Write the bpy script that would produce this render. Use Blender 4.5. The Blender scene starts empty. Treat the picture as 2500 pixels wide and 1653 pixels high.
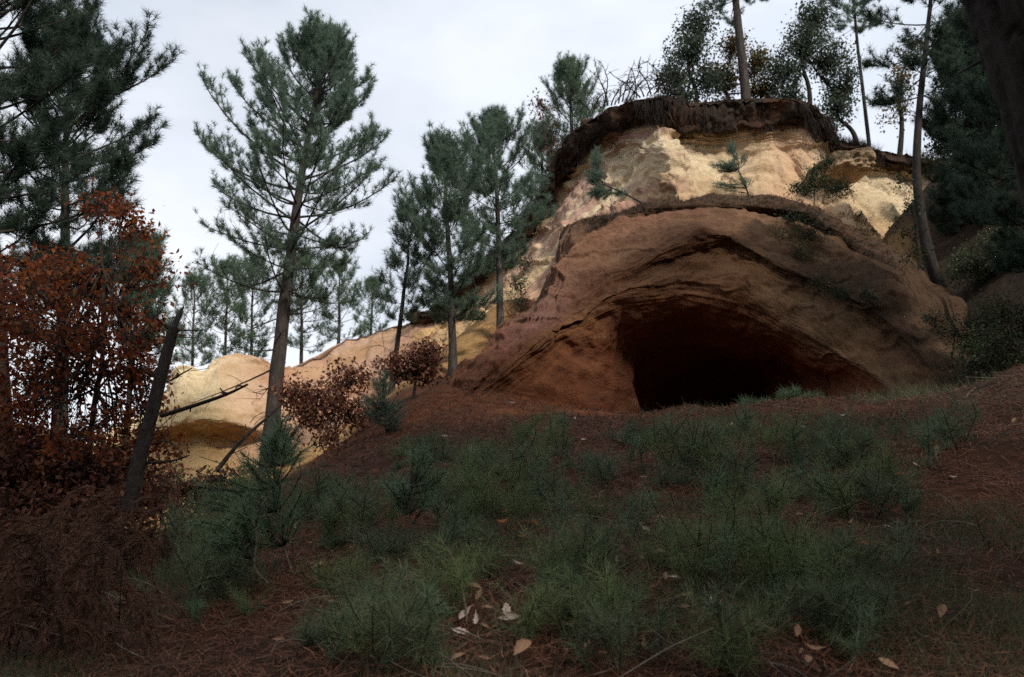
import bpy, math, random
import numpy as np

random.seed(7)
RNG = np.random.default_rng(11)
SC = bpy.context.scene
COL = SC.collection
R = math.radians

# ------------------------------------------------------------------ camera, sky, sun, exposure
F, CX, CY, PITCH, EYE = 2165.0, 1250.0, 826.5, R(18), 1.5
cam = bpy.data.cameras.new('camera')
cam.sensor_width = 36.0
cam.lens = 36.0 * F / 2500.0
cam.clip_start, cam.clip_end = 0.05, 6000
cam.dof.use_dof = True
cam.dof.focus_distance = 8.5
cam.dof.aperture_fstop = 2.6
cam_ob = bpy.data.objects.new('camera', cam)
COL.objects.link(cam_ob)
cam_ob.location = (0, 0, EYE)
cam_ob.rotation_euler = (R(90) + PITCH, 0, 0)
SC.camera = cam_ob

SUN_AZ, SUN_EL = R(142), R(38)           # clockwise from +Y
world = bpy.data.worlds.new('World')
SC.world = world
world.use_nodes = True
wn, wl = world.node_tree.nodes, world.node_tree.links
wn.clear()
w_out = wn.new('ShaderNodeOutputWorld')
w_bg = wn.new('ShaderNodeBackground')
w_bg.inputs['Strength'].default_value = 0.1
w_sky = wn.new('ShaderNodeTexSky')
w_sky.sky_type = 'NISHITA'
w_sky.sun_disc = False
w_sky.sun_elevation = SUN_EL
w_sky.sun_rotation = SUN_AZ
w_tc = wn.new('ShaderNodeTexCoord')
w_map = wn.new('ShaderNodeMapping')
w_map.inputs['Scale'].default_value = (1.0, 1.0, 2.2)
w_map.inputs['Location'].default_value = (0.3, 0.1, 0.0)
w_noise = wn.new('ShaderNodeTexNoise')
w_noise.inputs['Scale'].default_value = 2.6
w_noise.inputs['Detail'].default_value = 6
w_noise.inputs['Roughness'].default_value = 0.5
w_ramp = wn.new('ShaderNodeValToRGB')
w_ramp.color_ramp.elements[0].position = 0.30
w_ramp.color_ramp.elements[0].color = (0.72, 0.72, 0.72, 1)
w_ramp.color_ramp.elements[1].position = 0.56
w_ramp.color_ramp.elements[1].color = (0.99, 0.99, 0.99, 1)
w_n2 = wn.new('ShaderNodeTexNoise')
w_n2.inputs['Scale'].default_value = 1.7
w_n2.inputs['Detail'].default_value = 5
w_cloud = wn.new('ShaderNodeValToRGB')
w_cloud.color_ramp.elements[0].position = 0.36
w_cloud.color_ramp.elements[0].color = (0.76, 0.84, 0.97, 1)
w_cloud.color_ramp.elements[1].position = 0.60
w_cloud.color_ramp.elements[1].color = (1.04, 1.08, 1.15, 1)
w_gain = wn.new('ShaderNodeMix')
w_gain.data_type = 'RGBA'; w_gain.blend_type = 'MULTIPLY'
w_gain.inputs['Factor'].default_value = 1.0
w_gain.inputs[7].default_value = (10, 10, 10, 1)
w_mix = wn.new('ShaderNodeMix')
w_mix.data_type = 'RGBA'
wl.new(w_tc.outputs['Generated'], w_map.inputs['Vector'])
wl.new(w_map.outputs['Vector'], w_noise.inputs['Vector'])
wl.new(w_map.outputs['Vector'], w_n2.inputs['Vector'])
wl.new(w_noise.outputs['Fac'], w_ramp.inputs['Fac'])
wl.new(w_n2.outputs['Fac'], w_cloud.inputs['Fac'])
wl.new(w_cloud.outputs['Color'], w_gain.inputs[6])
wl.new(w_ramp.outputs['Color'], w_mix.inputs['Factor'])
wl.new(w_sky.outputs['Color'], w_mix.inputs[6])
wl.new(w_gain.outputs[2], w_mix.inputs[7])
wl.new(w_mix.outputs[2], w_bg.inputs['Color'])
wl.new(w_bg.outputs['Background'], w_out.inputs['Surface'])

sun = bpy.data.lights.new('sun', 'SUN')
sun.energy = 4.2
sun.angle = R(8)
sun.color = (1.0, 0.94, 0.84)
sun_ob = bpy.data.objects.new('sun', sun)
COL.objects.link(sun_ob)
sun_ob.rotation_euler = (R(90) - SUN_EL, 0, math.pi - SUN_AZ)

SC.view_settings.view_transform = 'Standard'
SC.view_settings.look = 'None'
SC.view_settings.exposure = 0.0
SC.view_settings.gamma = 1.0
SC.view_settings.use_curve_mapping = False
SC.cycles.max_bounces = 6
SC.cycles.diffuse_bounces = 3
SC.cycles.glossy_bounces = 2
SC.cycles.transmission_bounces = 3
SC.cycles.use_denoising = False

# ------------------------------------------------------------------ helpers
def P(px, py, Y):
    """the point of the place seen at photo position (px, py), Y metres ahead"""
    a, b = (px - CX) / F, (CY - py) / F
    fy = math.cos(PITCH) - math.sin(PITCH) * b
    fz = math.sin(PITCH) + math.cos(PITCH) * b
    k = Y / fy
    return np.array([a * k, Y, EYE + fz * k])

def PR(row):
    return np.array([P(*r) for r in row])

LAT = RNG.random((32, 32, 32)).astype(np.float32)
def vnoise(p):
    p = np.asarray(p, dtype=np.float64)
    i = np.floor(p).astype(np.int64)
    f = p - i
    f = f * f * (3 - 2 * f)
    i0, i1 = i & 31, (i + 1) & 31
    x0, y0, z0 = i0[..., 0], i0[..., 1], i0[..., 2]
    x1, y1, z1 = i1[..., 0], i1[..., 1], i1[..., 2]
    fx, fy, fz = f[..., 0], f[..., 1], f[..., 2]
    a = LAT[x0, y0, z0] * (1 - fx) + LAT[x1, y0, z0] * fx
    b = LAT[x0, y1, z0] * (1 - fx) + LAT[x1, y1, z0] * fx
    c = LAT[x0, y0, z1] * (1 - fx) + LAT[x1, y0, z1] * fx
    d = LAT[x0, y1, z1] * (1 - fx) + LAT[x1, y1, z1] * fx
    return ((a * (1 - fy) + b * fy) * (1 - fz) + (c * (1 - fy) + d * fy) * fz) * 2 - 1

def fbm(p, oct=4, gain=0.5, ridged=False):
    p = np.asarray(p, dtype=np.float64)
    s, a, t = 0, 1.0, 0
    for k in range(oct):
        n = vnoise(p * (2.03 ** k) + 7.3 * k)
        s = s + a * ((1 - 2 * np.abs(n)) if ridged else n)
        t += a
        a *= gain
    return s / t

def sstep(a, b, x):
    t = np.clip((x - a) / (b - a), 0, 1)
    return t * t * (3 - 2 * t)

def new_mesh(name, verts, faces, smooth=True):
    """faces: (n, 3) or (n, 4) index array, or a list of such arrays"""
    if isinstance(faces, np.ndarray):
        faces = [faces]
    faces = [f for f in faces if len(f)]
    me = bpy.data.meshes.new(name)
    verts = np.ascontiguousarray(verts, dtype=np.float32)
    me.vertices.add(len(verts))
    me.vertices.foreach_set('co', verts.ravel())
    loops = np.concatenate([f.ravel() for f in faces]).astype(np.int32)
    sizes = np.concatenate([np.full(len(f), f.shape[1]) for f in faces]).astype(np.int32)
    starts = np.concatenate([[0], np.cumsum(sizes)[:-1]]).astype(np.int32)
    me.loops.add(len(loops))
    me.loops.foreach_set('vertex_index', loops)
    me.polygons.add(len(sizes))
    me.polygons.foreach_set('loop_start', starts)
    if smooth:
        me.polygons.foreach_set('use_smooth', np.ones(len(sizes), dtype=bool))
    me.update(calc_edges=True)
    return me

def add_obj(name, me, mat=None, parent=None):
    if mat is not None and not me.materials:
        me.materials.append(mat)
    o = bpy.data.objects.new(name, me)
    COL.objects.link(o)
    if parent is not None:
        o.parent = parent
    return o

def tag(o, label=None, cat=None, group=None, kind=None):
    if label: o['label'] = label
    if cat: o['category'] = cat
    if group: o['group'] = group
    if kind: o['kind'] = kind
    return o

def thing(name, label, cat, loc, group=None):
    o = bpy.data.objects.new(name, None)
    o.empty_display_size = 0.2
    COL.objects.link(o)
    o.location = loc
    return tag(o, label, cat, group)

def dup(root, loc, rotz=0.0, scale=1.0, label=None, group=None):
    r = root.copy(); COL.objects.link(r)
    r.location = loc; r.rotation_euler = (0, 0, rotz); r.scale = (scale,) * 3
    if label: r['label'] = label
    if group: r['group'] = group
    for ch in list(root.children):
        c = ch.copy(); COL.objects.link(c); c.parent = r
    return r

def unit(v):
    return v / np.maximum(np.linalg.norm(v, axis=-1, keepdims=True), 1e-9)

class MB:
    """collects geometry for ONE mesh"""
    def __init__(self):
        self.v, self.t, self.q, self.n = [], [], [], 0
    def tris(self, v, f):
        self.v.append(v); self.t.append(f + self.n); self.n += len(v)
    def quads(self, v, f):
        self.v.append(v); self.q.append(f + self.n); self.n += len(v)
    def tubes(self, paths, radii, m=5):
        """paths (K,n,3), radii (K,n)"""
        paths = np.asarray(paths, float); radii = np.asarray(radii, float)
        if paths.ndim == 2:
            paths, radii = paths[None], radii[None]
        K, n, _ = paths.shape
        if K == 0: return
        tan = np.empty_like(paths)
        tan[:, 1:-1] = paths[:, 2:] - paths[:, :-2]
        tan[:, 0] = paths[:, 1] - paths[:, 0]
        tan[:, -1] = paths[:, -1] - paths[:, -2]
        tan = unit(tan)
        ref = np.where(np.abs(tan[:, :1, 2:3]) > 0.8, np.array([1.0, 0.17, 0]), np.array([0, 0.1, 1.0]))
        a = unit(np.cross(tan, np.broadcast_to(ref, tan.shape)))
        b = np.cross(tan, a)
        th = np.arange(m) * 2 * math.pi / m
        v = paths[:, :, None] + radii[:, :, None, None] * (np.cos(th)[:, None] * a[:, :, None] + np.sin(th)[:, None] * b[:, :, None])
        idx = np.arange(K * n * m).reshape(K, n, m)
        i0, i1 = idx[:, :-1], idx[:, 1:]
        q = np.stack([i0, np.roll(i0, -1, 2), np.roll(i1, -1, 2), i1], -1).reshape(-1, 4)
        self.quads(v.reshape(-1, 3), q)
        if m >= 5:                                   # close the far end
            tip = idx[:, -1]
            f = np.stack([np.broadcast_to(tip[:, :1], (K, m - 2)), tip[:, 1:-1], tip[:, 2:]], -1).reshape(-1, 3)
            self.t.append(f + self.n - K * n * m)
    def build(self, name, mat, parent=None, smooth=True, origin=None):
        v = np.concatenate(self.v) if self.v else np.zeros((0, 3))
        if origin is not None:
            v = v - np.asarray(origin)
        fs = []
        if self.t: fs.append(np.concatenate(self.t))
        if self.q: fs.append(np.concatenate(self.q))
        return add_obj(name, new_mesh(name, v, fs, smooth), mat, parent)

def crom(pts, n):
    """Catmull-Rom through pts (k, d...) resampled uniformly in parameter"""
    pts = np.asarray(pts, float)
    k = len(pts)
    t = np.linspace(0, k - 1, n)
    i = np.clip(np.floor(t).astype(int), 0, k - 2)
    f = (t - i).reshape((-1,) + (1,) * (pts.ndim - 1))
    ext = np.concatenate([2 * pts[:1] - pts[1:2], pts, 2 * pts[-1:] - pts[-2:-1]])
    p0, p1, p2, p3 = ext[i], ext[i + 1], ext[i + 2], ext[i + 3]
    return 0.5 * (2 * p1 + (p2 - p0) * f + (2 * p0 - 5 * p1 + 4 * p2 - p3) * f ** 2 + (3 * p1 - p0 - 3 * p2 + p3) * f ** 3)

def grid_faces(nv, nu):
    idx = np.arange(nv * nu).reshape(nv, nu)
    return np.stack([idx[:-1, :-1], idx[:-1, 1:], idx[1:, 1:], idx[1:, :-1]], -1).reshape(-1, 4)

def loft(rows, nu, nv):
    g = np.stack([crom(r, nu) for r in rows])
    return crom(g, nv)                               # (nv, nu, 3)

def grid_normals(g):
    du = np.gradient(g, axis=1); dv = np.gradient(g, axis=0)
    return unit(np.cross(du, dv))

def set_zone(me, r, g, b):
    at = me.color_attributes.new('zone', 'FLOAT_COLOR', 'POINT')
    c = np.stack([r.ravel(), g.ravel(), b.ravel(), np.ones(r.size)], -1).astype(np.float32)
    at.data.foreach_set('color', c.ravel())

# ------------------------------------------------------------------ materials
class NT:
    def __init__(self, name):
        self.m = bpy.data.materials.new(name)
        self.m.use_nodes = True
        self.t = self.m.node_tree
        self.n, self.l = self.t.nodes, self.t.links
        self.n.clear()
        self.out = self.n.new('ShaderNodeOutputMaterial')
    def node(self, kind, **kw):
        nd = self.n.new(kind)
        for k, v in kw.items():
            setattr(nd, k, v)
        return nd
    def put(self, sock, val):
        if hasattr(val, 'links'): self.l.new(val, sock)
        else: sock.default_value = val
    def noise(self, vec, scale, detail=4, rough=0.55, dist=0.0):
        nd = self.node('ShaderNodeTexNoise')
        if vec is not None: self.l.new(vec, nd.inputs['Vector'])
        nd.inputs['Scale'].default_value = scale
        nd.inputs['Detail'].default_value = detail
        nd.inputs['Roughness'].default_value = rough
        nd.inputs['Distortion'].default_value = dist
        return nd.outputs['Fac']
    def ramp(self, fac, stops):
        nd = self.node('ShaderNodeValToRGB')
        els = nd.color_ramp.elements
        while len(els) < len(stops): els.new(0.5)
        for e, (p, c) in zip(els, stops):
            e.position = p
            e.color = (c, c, c, 1) if isinstance(c, (int, float)) else (*c, 1)
        self.l.new(fac, nd.inputs['Fac'])
        return nd.outputs['Color']
    def mix(self, fac, a, b, blend='MIX'):
        nd = self.node('ShaderNodeMix', data_type='RGBA', blend_type=blend)
        self.put(nd.inputs['Factor'], fac)
        for s, v in ((nd.inputs[6], a), (nd.inputs[7], b)):
            if isinstance(v, tuple): s.default_value = (*v, 1)
            else: self.l.new(v, s)
        return nd.outputs[2]
    def math(self, op, a, b=0.0):
        nd = self.node('ShaderNodeMath', operation=op)
        self.put(nd.inputs[0], a); self.put(nd.inputs[1], b)
        return nd.outputs[0]
    def mapping(self, vec, scale=(1, 1, 1), rot=(0, 0, 0)):
        nd = self.node('ShaderNodeMapping')
        self.l.new(vec, nd.inputs['Vector'])
        nd.inputs['Scale'].default_value = scale
        nd.inputs['Rotation'].default_value = rot
        return nd.outputs['Vector']
    def pos(self):
        return self.node('ShaderNodeNewGeometry').outputs['Position']
    def zone(self):
        a = self.node('ShaderNodeAttribute', attribute_name='zone')
        s = self.node('ShaderNodeSeparateColor')
        self.l.new(a.outputs['Color'], s.inputs[0])
        return s.outputs[0], s.outputs[1], s.outputs[2], a.outputs['Vector']
    def finish(self, color, rough=0.9, bump=None, bstr=0.5, bdist=0.03, translucent=0.0, spec=0.2):
        b = self.node('ShaderNodeBsdfPrincipled')
        self.put(b.inputs['Base Color'], color if not isinstance(color, tuple) else (*color, 1))
        self.put(b.inputs['Roughness'], rough)
        b.inputs['Specular IOR Level'].default_value = spec
        if bump is not None:
            bn = self.node('ShaderNodeBump')
            bn.inputs['Strength'].default_value = bstr
            bn.inputs['Distance'].default_value = bdist
            self.l.new(bump, bn.inputs['Height'])
            self.l.new(bn.outputs['Normal'], b.inputs['Normal'])
        sh = b.outputs['BSDF']
        if translucent > 0:
            tr = self.node('ShaderNodeBsdfTranslucent')
            self.put(tr.inputs['Color'], color if not isinstance(color, tuple) else (*color, 1))
            mx = self.node('ShaderNodeMixShader')
            mx.inputs[0].default_value = translucent
            self.l.new(sh, mx.inputs[1]); self.l.new(tr.outputs[0], mx.inputs[2])
            sh = mx.outputs[0]
        self.l.new(sh, self.out.inputs['Surface'])
        return self.m

def leaf_mat(name, stops, transl=0.3, rough=0.65):
    t = NT(name)
    g = t.node('ShaderNodeNewGeometry')
    rnd = g.outputs['Random Per Island']
    big = t.noise(g.outputs['Position'], 0.9, 2)
    f = t.math('ADD', t.math('MULTIPLY', rnd, 0.7), t.math('MULTIPLY', big, 0.5))
    f = t.math('SUBTRACT', f, 0.1)
    return t.finish(t.ramp(f, stops), rough, translucent=transl)

def bark_mat(name, dark, light, scale=1.0):
    t = NT(name)
    p = t.pos()
    v = t.mapping(p, (9 * scale, 9 * scale, 2.6 * scale))
    n1 = t.noise(v, 1.6, 6, 0.65, 0.6)
    n2 = t.noise(p, 1.1, 3)
    c = t.ramp(n1, [(0.32, dark), (0.52, tuple(0.6 * a + 0.4 * b for a, b in zip(dark, light))), (0.72, light)])
    c = t.mix(t.ramp(n2, [(0.4, 0.0), (0.75, 0.55)]), c, (light[0] * 0.55, light[1] * 0.62, light[2] * 0.55))
    return t.finish(c, 0.95, n1, 0.9, 0.03)

def rock_mat(name, kind):
    t = NT(name)
    r, g, b, vec = t.zone()
    p = t.pos()
    big = t.noise(p, 0.45, 4, 0.55)
    mid = t.noise(p, 1.7, 5, 0.6, 0.4)
    fine = t.noise(p, 22, 5, 0.7)
    grit = t.noise(p, 75, 3, 0.7)
    strat = t.noise(t.mapping(vec, (34 if kind == 'cave' else 14, 5, 3)), 1.0, 5, 0.6, 0.6)
    if kind == 'cave':
        vv = t.math('ADD', r, t.math('MULTIPLY', t.math('SUBTRACT', mid, 0.5), 0.10))
        c = t.ramp(vv, [(0.15, (0.13, 0.085, 0.06)), (0.33, (0.26, 0.13, 0.080)), (0.42, (0.28, 0.145, 0.085)), (0.50, (0.21, 0.088, 0.040)),
                        (0.60, (0.25, 0.125, 0.058)), (0.65, (0.25, 0.10, 0.042)), (0.72, (0.25, 0.082, 0.036)), (0.88, (0.20, 0.07, 0.034))])
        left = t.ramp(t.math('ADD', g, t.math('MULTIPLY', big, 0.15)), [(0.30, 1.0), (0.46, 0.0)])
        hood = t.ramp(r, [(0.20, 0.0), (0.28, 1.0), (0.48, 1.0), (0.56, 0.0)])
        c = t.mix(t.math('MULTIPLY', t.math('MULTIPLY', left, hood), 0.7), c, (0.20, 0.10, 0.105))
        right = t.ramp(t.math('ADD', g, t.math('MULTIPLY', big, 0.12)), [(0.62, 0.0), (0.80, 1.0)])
        c = t.mix(t.math('MULTIPLY', right, t.ramp(r, [(0.10, 0.8), (0.62, 0.8), (0.69, 0.0)])), c, (0.13, 0.085, 0.045))  # shade on the right leg painted into the rock colour
        foot = t.ramp(t.math('ADD', g, t.math('MULTIPLY', mid, 0.06)), [(0.14, 1.0), (0.27, 0.0)])
        c = t.mix(t.math('MULTIPLY', foot, 0.75), c, (0.22, 0.075, 0.035))
        c = t.mix(t.ramp(strat, [(0.36, 0.5), (0.56, 0.0)]), c, (0.13, 0.062, 0.04))
        c = t.mix(t.ramp(strat, [(0.56, 0.0), (0.74, 0.4)]), c, (0.38, 0.24, 0.13))
    elif kind == 'upper':
        vv = t.math('ADD', r, t.math('MULTIPLY', t.math('SUBTRACT', mid, 0.5), 0.16))
        c = t.ramp(vv, [(0.16, (0.20, 0.10, 0.06)), (0.26, (0.50, 0.28, 0.15)), (0.36, (0.62, 0.43, 0.26)), (0.55, (0.70, 0.58, 0.40)), (0.75, (0.64, 0.51, 0.33)), (0.95, (0.45, 0.25, 0.11))])
        rightm = t.ramp(t.math('ADD', g, t.math('MULTIPLY', big, 0.10)), [(0.66, 0.0), (0.76, 1.0), (0.84, 0.7), (0.9, 0.0)])
        c = t.mix(t.math('MULTIPLY', rightm, 0.85), c, (0.55, 0.34, 0.20))
        leftm = t.ramp(g, [(0.10, 1.0), (0.36, 0.0)])
        c = t.mix(t.math('MULTIPLY', leftm, 0.75), c, (0.52, 0.31, 0.12))
        pink = t.noise(t.mapping(vec, (16, 5, 3)), 1.0, 4, 0.6, 1.2)
        pm = t.math('MULTIPLY', t.ramp(pink, [(0.50, 0.0), (0.58, 1.0)]), t.ramp(g, [(0.12, 0.3), (0.25, 1.0), (0.52, 1.0), (0.58, 0.0)]))
        c = t.mix(t.math('MULTIPLY', pm, 0.65), c, (0.40, 0.20, 0.18))
        c = t.mix(t.ramp(strat, [(0.36, 0.4), (0.48, 0.0)]), c, (0.40, 0.27, 0.15))
        c = t.mix(t.ramp(mid, [(0.56, 0.0), (0.72, 0.3)]), c, (0.50, 0.34, 0.20))
    else:
        vv = t.math('ADD', r, t.math('MULTIPLY', t.math('SUBTRACT', mid, 0.5), 0.12))
        c = t.ramp(vv, [(0.12, (0.66, 0.52, 0.30)), (0.35, (0.72, 0.59, 0.38)), (0.5, (0.64, 0.48, 0.26)), (0.75, (0.58, 0.39, 0.18)), (1.0, (0.50, 0.31, 0.13))])
        rt = t.ramp(t.math('ADD', g, t.math('MULTIPLY', big, 0.15)), [(0.52, 0.0), (0.72, 1.0)])
        c = t.mix(rt, c, t.ramp(big, [(0.35, (0.36, 0.18, 0.11)), (0.6, (0.52, 0.34, 0.23))]))
        c = t.mix(t.ramp(strat, [(0.36, 0.4), (0.5, 0.0)]), c, (0.40, 0.23, 0.08))
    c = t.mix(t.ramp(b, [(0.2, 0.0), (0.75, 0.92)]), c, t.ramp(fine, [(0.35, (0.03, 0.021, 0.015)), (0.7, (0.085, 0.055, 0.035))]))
    c = t.mix(t.ramp(fine, [(0.35, 0.35 if kind == 'cave' else 0.2), (0.6, 0.0)]), c, (0.10, 0.06, 0.035))
    c = t.mix(t.ramp(grit, [(0.40, 0.30 if kind == 'cave' else 0.15), (0.52, 0.0)]), c, (0.06, 0.03, 0.02))
    c = t.mix(t.ramp(t.noise(p, 5.5, 5, 0.7, 0.5), [(0.36, 0.40 if kind == 'cave' else 0.18), (0.54, 0.0)]), c, (0.12, 0.06, 0.035))
    h = t.math('ADD', t.math('MULTIPLY', strat, 0.7), t.math('ADD', t.math('ADD', t.math('MULTIPLY', fine, 0.7), t.math('MULTIPLY', grit, 0.25)), mid))
    return t.finish(c, 0.97, h, 0.75, 0.08, spec=0.1)

M = {}
M['needle'] = leaf_mat('pine_needles', [(0.1, (0.075, 0.115, 0.09)), (0.45, (0.13, 0.19, 0.142)), (0.8, (0.19, 0.26, 0.18))], 0.58)
M['needle_far'] = leaf_mat('far_pine_needles', [(0.1, (0.070, 0.105, 0.078)), (0.45, (0.12, 0.175, 0.115)), (0.8, (0.17, 0.24, 0.145))], 0.5)
M['needle_dark'] = leaf_mat('dark_pine_needles', [(0.1, (0.026, 0.044, 0.034)), (0.5, (0.048, 0.078, 0.056)), (0.85, (0.08, 0.12, 0.08))], 0.4)
M['seedling'] = leaf_mat('seedling_needles', [(0.1, (0.06, 0.10, 0.052)), (0.45, (0.13, 0.20, 0.11)), (0.8, (0.25, 0.33, 0.20)), (1.0, (0.32, 0.34, 0.25))], 0.45)
M['seedling_dull'] = leaf_mat('dull_seedling_needles', [(0.1, (0.055, 0.075, 0.042)), (0.45, (0.115, 0.15, 0.08)), (0.8, (0.21, 0.25, 0.15)), (1.0, (0.28, 0.28, 0.21))], 0.45)
M['seedling_yellow'] = leaf_mat('yellowish_seedling_needles', [(0.1, (0.07, 0.10, 0.038)), (0.45, (0.15, 0.20, 0.08)), (0.8, (0.26, 0.32, 0.14)), (1.0, (0.32, 0.32, 0.19))], 0.45)
M['oak_red'] = leaf_mat('red_brown_oak_leaves', [(0.1, (0.07, 0.020, 0.012)), (0.45, (0.17, 0.042, 0.018)), (0.75, (0.27, 0.080, 0.028)), (0.95, (0.36, 0.16, 0.045))], 0.5)
M['oak_brown'] = leaf_mat('dry_brown_oak_leaves', [(0.1, (0.07, 0.028, 0.020)), (0.5, (0.16, 0.062, 0.040)), (0.85, (0.26, 0.115, 0.065))], 0.35)
M['oak_green'] = leaf_mat('evergreen_oak_leaves', [(0.1, (0.028, 0.042, 0.030)), (0.5, (0.055, 0.078, 0.052)), (0.85, (0.10, 0.125, 0.08))], 0.4)
M['oak_yellow'] = leaf_mat('yellowing_oak_leaves', [(0.1, (0.05, 0.05, 0.018)), (0.5, (0.15, 0.095, 0.026)), (0.85, (0.26, 0.15, 0.035))], 0.4)
M['shrub'] = leaf_mat('shrub_leaves', [(0.1, (0.020, 0.036, 0.018)), (0.5, (0.042, 0.068, 0.030)), (0.85, (0.09, 0.115, 0.045))], 0.25)
M['bracken'] = leaf_mat('dead_bracken', [(0.1, (0.05, 0.024, 0.016)), (0.5, (0.14, 0.068, 0.044)), (0.85, (0.31, 0.17, 0.115))], 0.3, 0.8)
M['litter'] = leaf_mat('fallen_needles', [(0.1, (0.042, 0.017, 0.011)), (0.5, (0.115, 0.042, 0.022)), (0.8, (0.185, 0.075, 0.040)), (0.97, (0.29, 0.17, 0.11))], 0.0, 0.8)
M['grass'] = leaf_mat('short_grass', [(0.1, (0.06, 0.065, 0.034)), (0.5, (0.10, 0.12, 0.062)), (0.9, (0.20, 0.19, 0.11))], 0.3)
M['dry_grass'] = leaf_mat('dry_roots', [(0.1, (0.016, 0.012, 0.011)), (0.55, (0.040, 0.029, 0.024)), (0.85, (0.09, 0.07, 0.058)), (1.0, (0.2, 0.17, 0.14))], 0.1, 0.9)
M['pale_leaf'] = leaf_mat('pale_dead_leaf', [(0.1, (0.42, 0.30, 0.22)), (0.6, (0.55, 0.43, 0.36)), (0.9, (0.62, 0.54, 0.48))], 0.15)
M['tan_leaf'] = leaf_mat('tan_dead_leaf', [(0.1, (0.22, 0.11, 0.06)), (0.6, (0.34, 0.20, 0.12)), (0.9, (0.42, 0.28, 0.18))], 0.15)
M['orange_leaf'] = leaf_mat('orange_dead_leaf', [(0.1, (0.26, 0.08, 0.02)), (0.6, (0.38, 0.13, 0.03)), (0.9, (0.45, 0.20, 0.05))], 0.3)
M['bark'] = bark_mat('pine_bark', (0.016, 0.012, 0.011), (0.085, 0.068, 0.060))
M['bark_grey'] = bark_mat('grey_bark', (0.035, 0.03, 0.028), (0.15, 0.13, 0.12))
M['bark_dark'] = bark_mat('dark_bark', (0.012, 0.010, 0.009), (0.05, 0.04, 0.034))
M['stem'] = bark_mat('pale_stem', (0.13, 0.10, 0.075), (0.32, 0.27, 0.22), 3)
M['branch'] = bark_mat('branch_bark', (0.018, 0.014, 0.012), (0.075, 0.058, 0.05))
M['rock_cave'] = rock_mat('cave_ochre', 'cave')
M['rock_upper'] = rock_mat('upper_ochre', 'upper')
M['rock_yellow'] = rock_mat('yellow_ochre', 'yellow')

def ground_mat():
    t = NT('needle_covered_soil')
    r, g, b, vec = t.zone()
    p = t.pos()
    n1 = t.noise(p, 1.1, 5, 0.6, 0.3)
    n2 = t.noise(p, 9, 6, 0.7)
    n3 = t.noise(t.mapping(p, (40, 40, 40)), 1, 4, 0.7)
    c = t.ramp(n1, [(0.3, (0.045, 0.022, 0.015)), (0.5, (0.085, 0.034, 0.018)), (0.7, (0.12, 0.045, 0.022))])
    c = t.mix(t.ramp(n2, [(0.4, 0.6), (0.62, 0.0)]), c, (0.028, 0.016, 0.011))
    soil = t.ramp(n2, [(0.35, (0.16, 0.052, 0.022)), (0.65, (0.27, 0.10, 0.042))])
    c = t.mix(t.ramp(t.math('ADD', r, t.math('MULTIPLY', t.math('SUBTRACT', n1, 0.5), 0.5)), [(0.3, 0.0), (0.7, 1.0)]), c, soil)
    ylw = t.ramp(n2, [(0.35, (0.26, 0.14, 0.05)), (0.65, (0.44, 0.27, 0.12))])
    c = t.mix(t.ramp(t.math('ADD', g, t.math('MULTIPLY', t.math('SUBTRACT', n1, 0.5), 0.4)), [(0.3, 0.0), (0.7, 1.0)]), c, ylw)
    dark = t.ramp(n2, [(0.35, (0.022, 0.016, 0.012)), (0.65, (0.055, 0.038, 0.026))])  # vignette darkness painted in as a darker soil colour
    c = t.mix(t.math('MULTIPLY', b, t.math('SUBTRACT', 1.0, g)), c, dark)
    h = t.math('ADD', n2, t.math('MULTIPLY', n3, 0.5))
    return t.finish(c, 0.97, h, 0.8, 0.05, spec=0.1)
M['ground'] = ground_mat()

# ------------------------------------------------------------------ the ground
CT = [(0, 0, 0), (0, 4, 1.32), (0, 8, 2.85), (-3, 4, 1.0), (3, 4, 1.5), (3, 8, 3.0), (6, 4, 2.0),
      (2.2, 14.2, 4.15), (5, 14.2, 4.2), (2.5, 18, 4.1), (5, 18, 4.2), (3.5, 21, 4.4),
      (-3.6, 16, 4.3), (-5.5, 14, 2.6), (-6, 18, 4.4), (-9, 14, 2.2), (-9, 20, 3.8), (-3, 20.5, 5.6), (-13, 24, 6.0), (-6, 23, 4.6),
      (-1.2, 17, 6.3), (-0.3, 18, 7.3), (-2.5, 17.5, 6.0), (0.5, 20, 9),
      (-4, 5, 0.9), (-8, 6, 0.4), (-8, 10, 1.3), (-14, 12, 2.6), (-22, 25, 8.5), (-30, 40, 10), (-10, 40, 7), (5, 45, 8), (-20, 10, 3.0),
      (6, 8, 3.9), (9, 8, 6.2), (9, 12, 7.0), (14, 8, 10), (14, 14, 12.5), (14, 22, 15.0), (22, 14, 16), (22, 30, 17), (10, 16, 9.2), (11, 20, 12.5), (9, 19, 10.2),
      (0, -4, -0.6), (5, -3, 1.2), (-6, -2, -0.9), (12, 0, 6), (20, 0, 12), (0, -10, 1.5), (0, -18, 7), (12, -14, 8), (-14, -12, 3), (-14, 0, -0.8), (0, -30, 14), (25, -25, 20), (-25, -25, 10), (-30, 5, 1)]  # unseen slope behind the viewer, raised to block light from behind
CT += [tuple(P(*c)) for c in [(1500, 1022, 12), (1380, 1010, 12), (1250, 1000, 12.2), (1700, 1012, 12), (1900, 1012, 12), (2100, 1014, 12.2), (2350, 1012, 12.4),
                              (1054, 990, 13.2), (949, 1060, 12.4), (875, 1102, 11.8), (738, 1176, 11), (600, 1240, 10), (450, 1310, 9), (300, 1390, 8),
                              (1139, 915, 14.4)]]
CT = np.array(CT, float)
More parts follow.
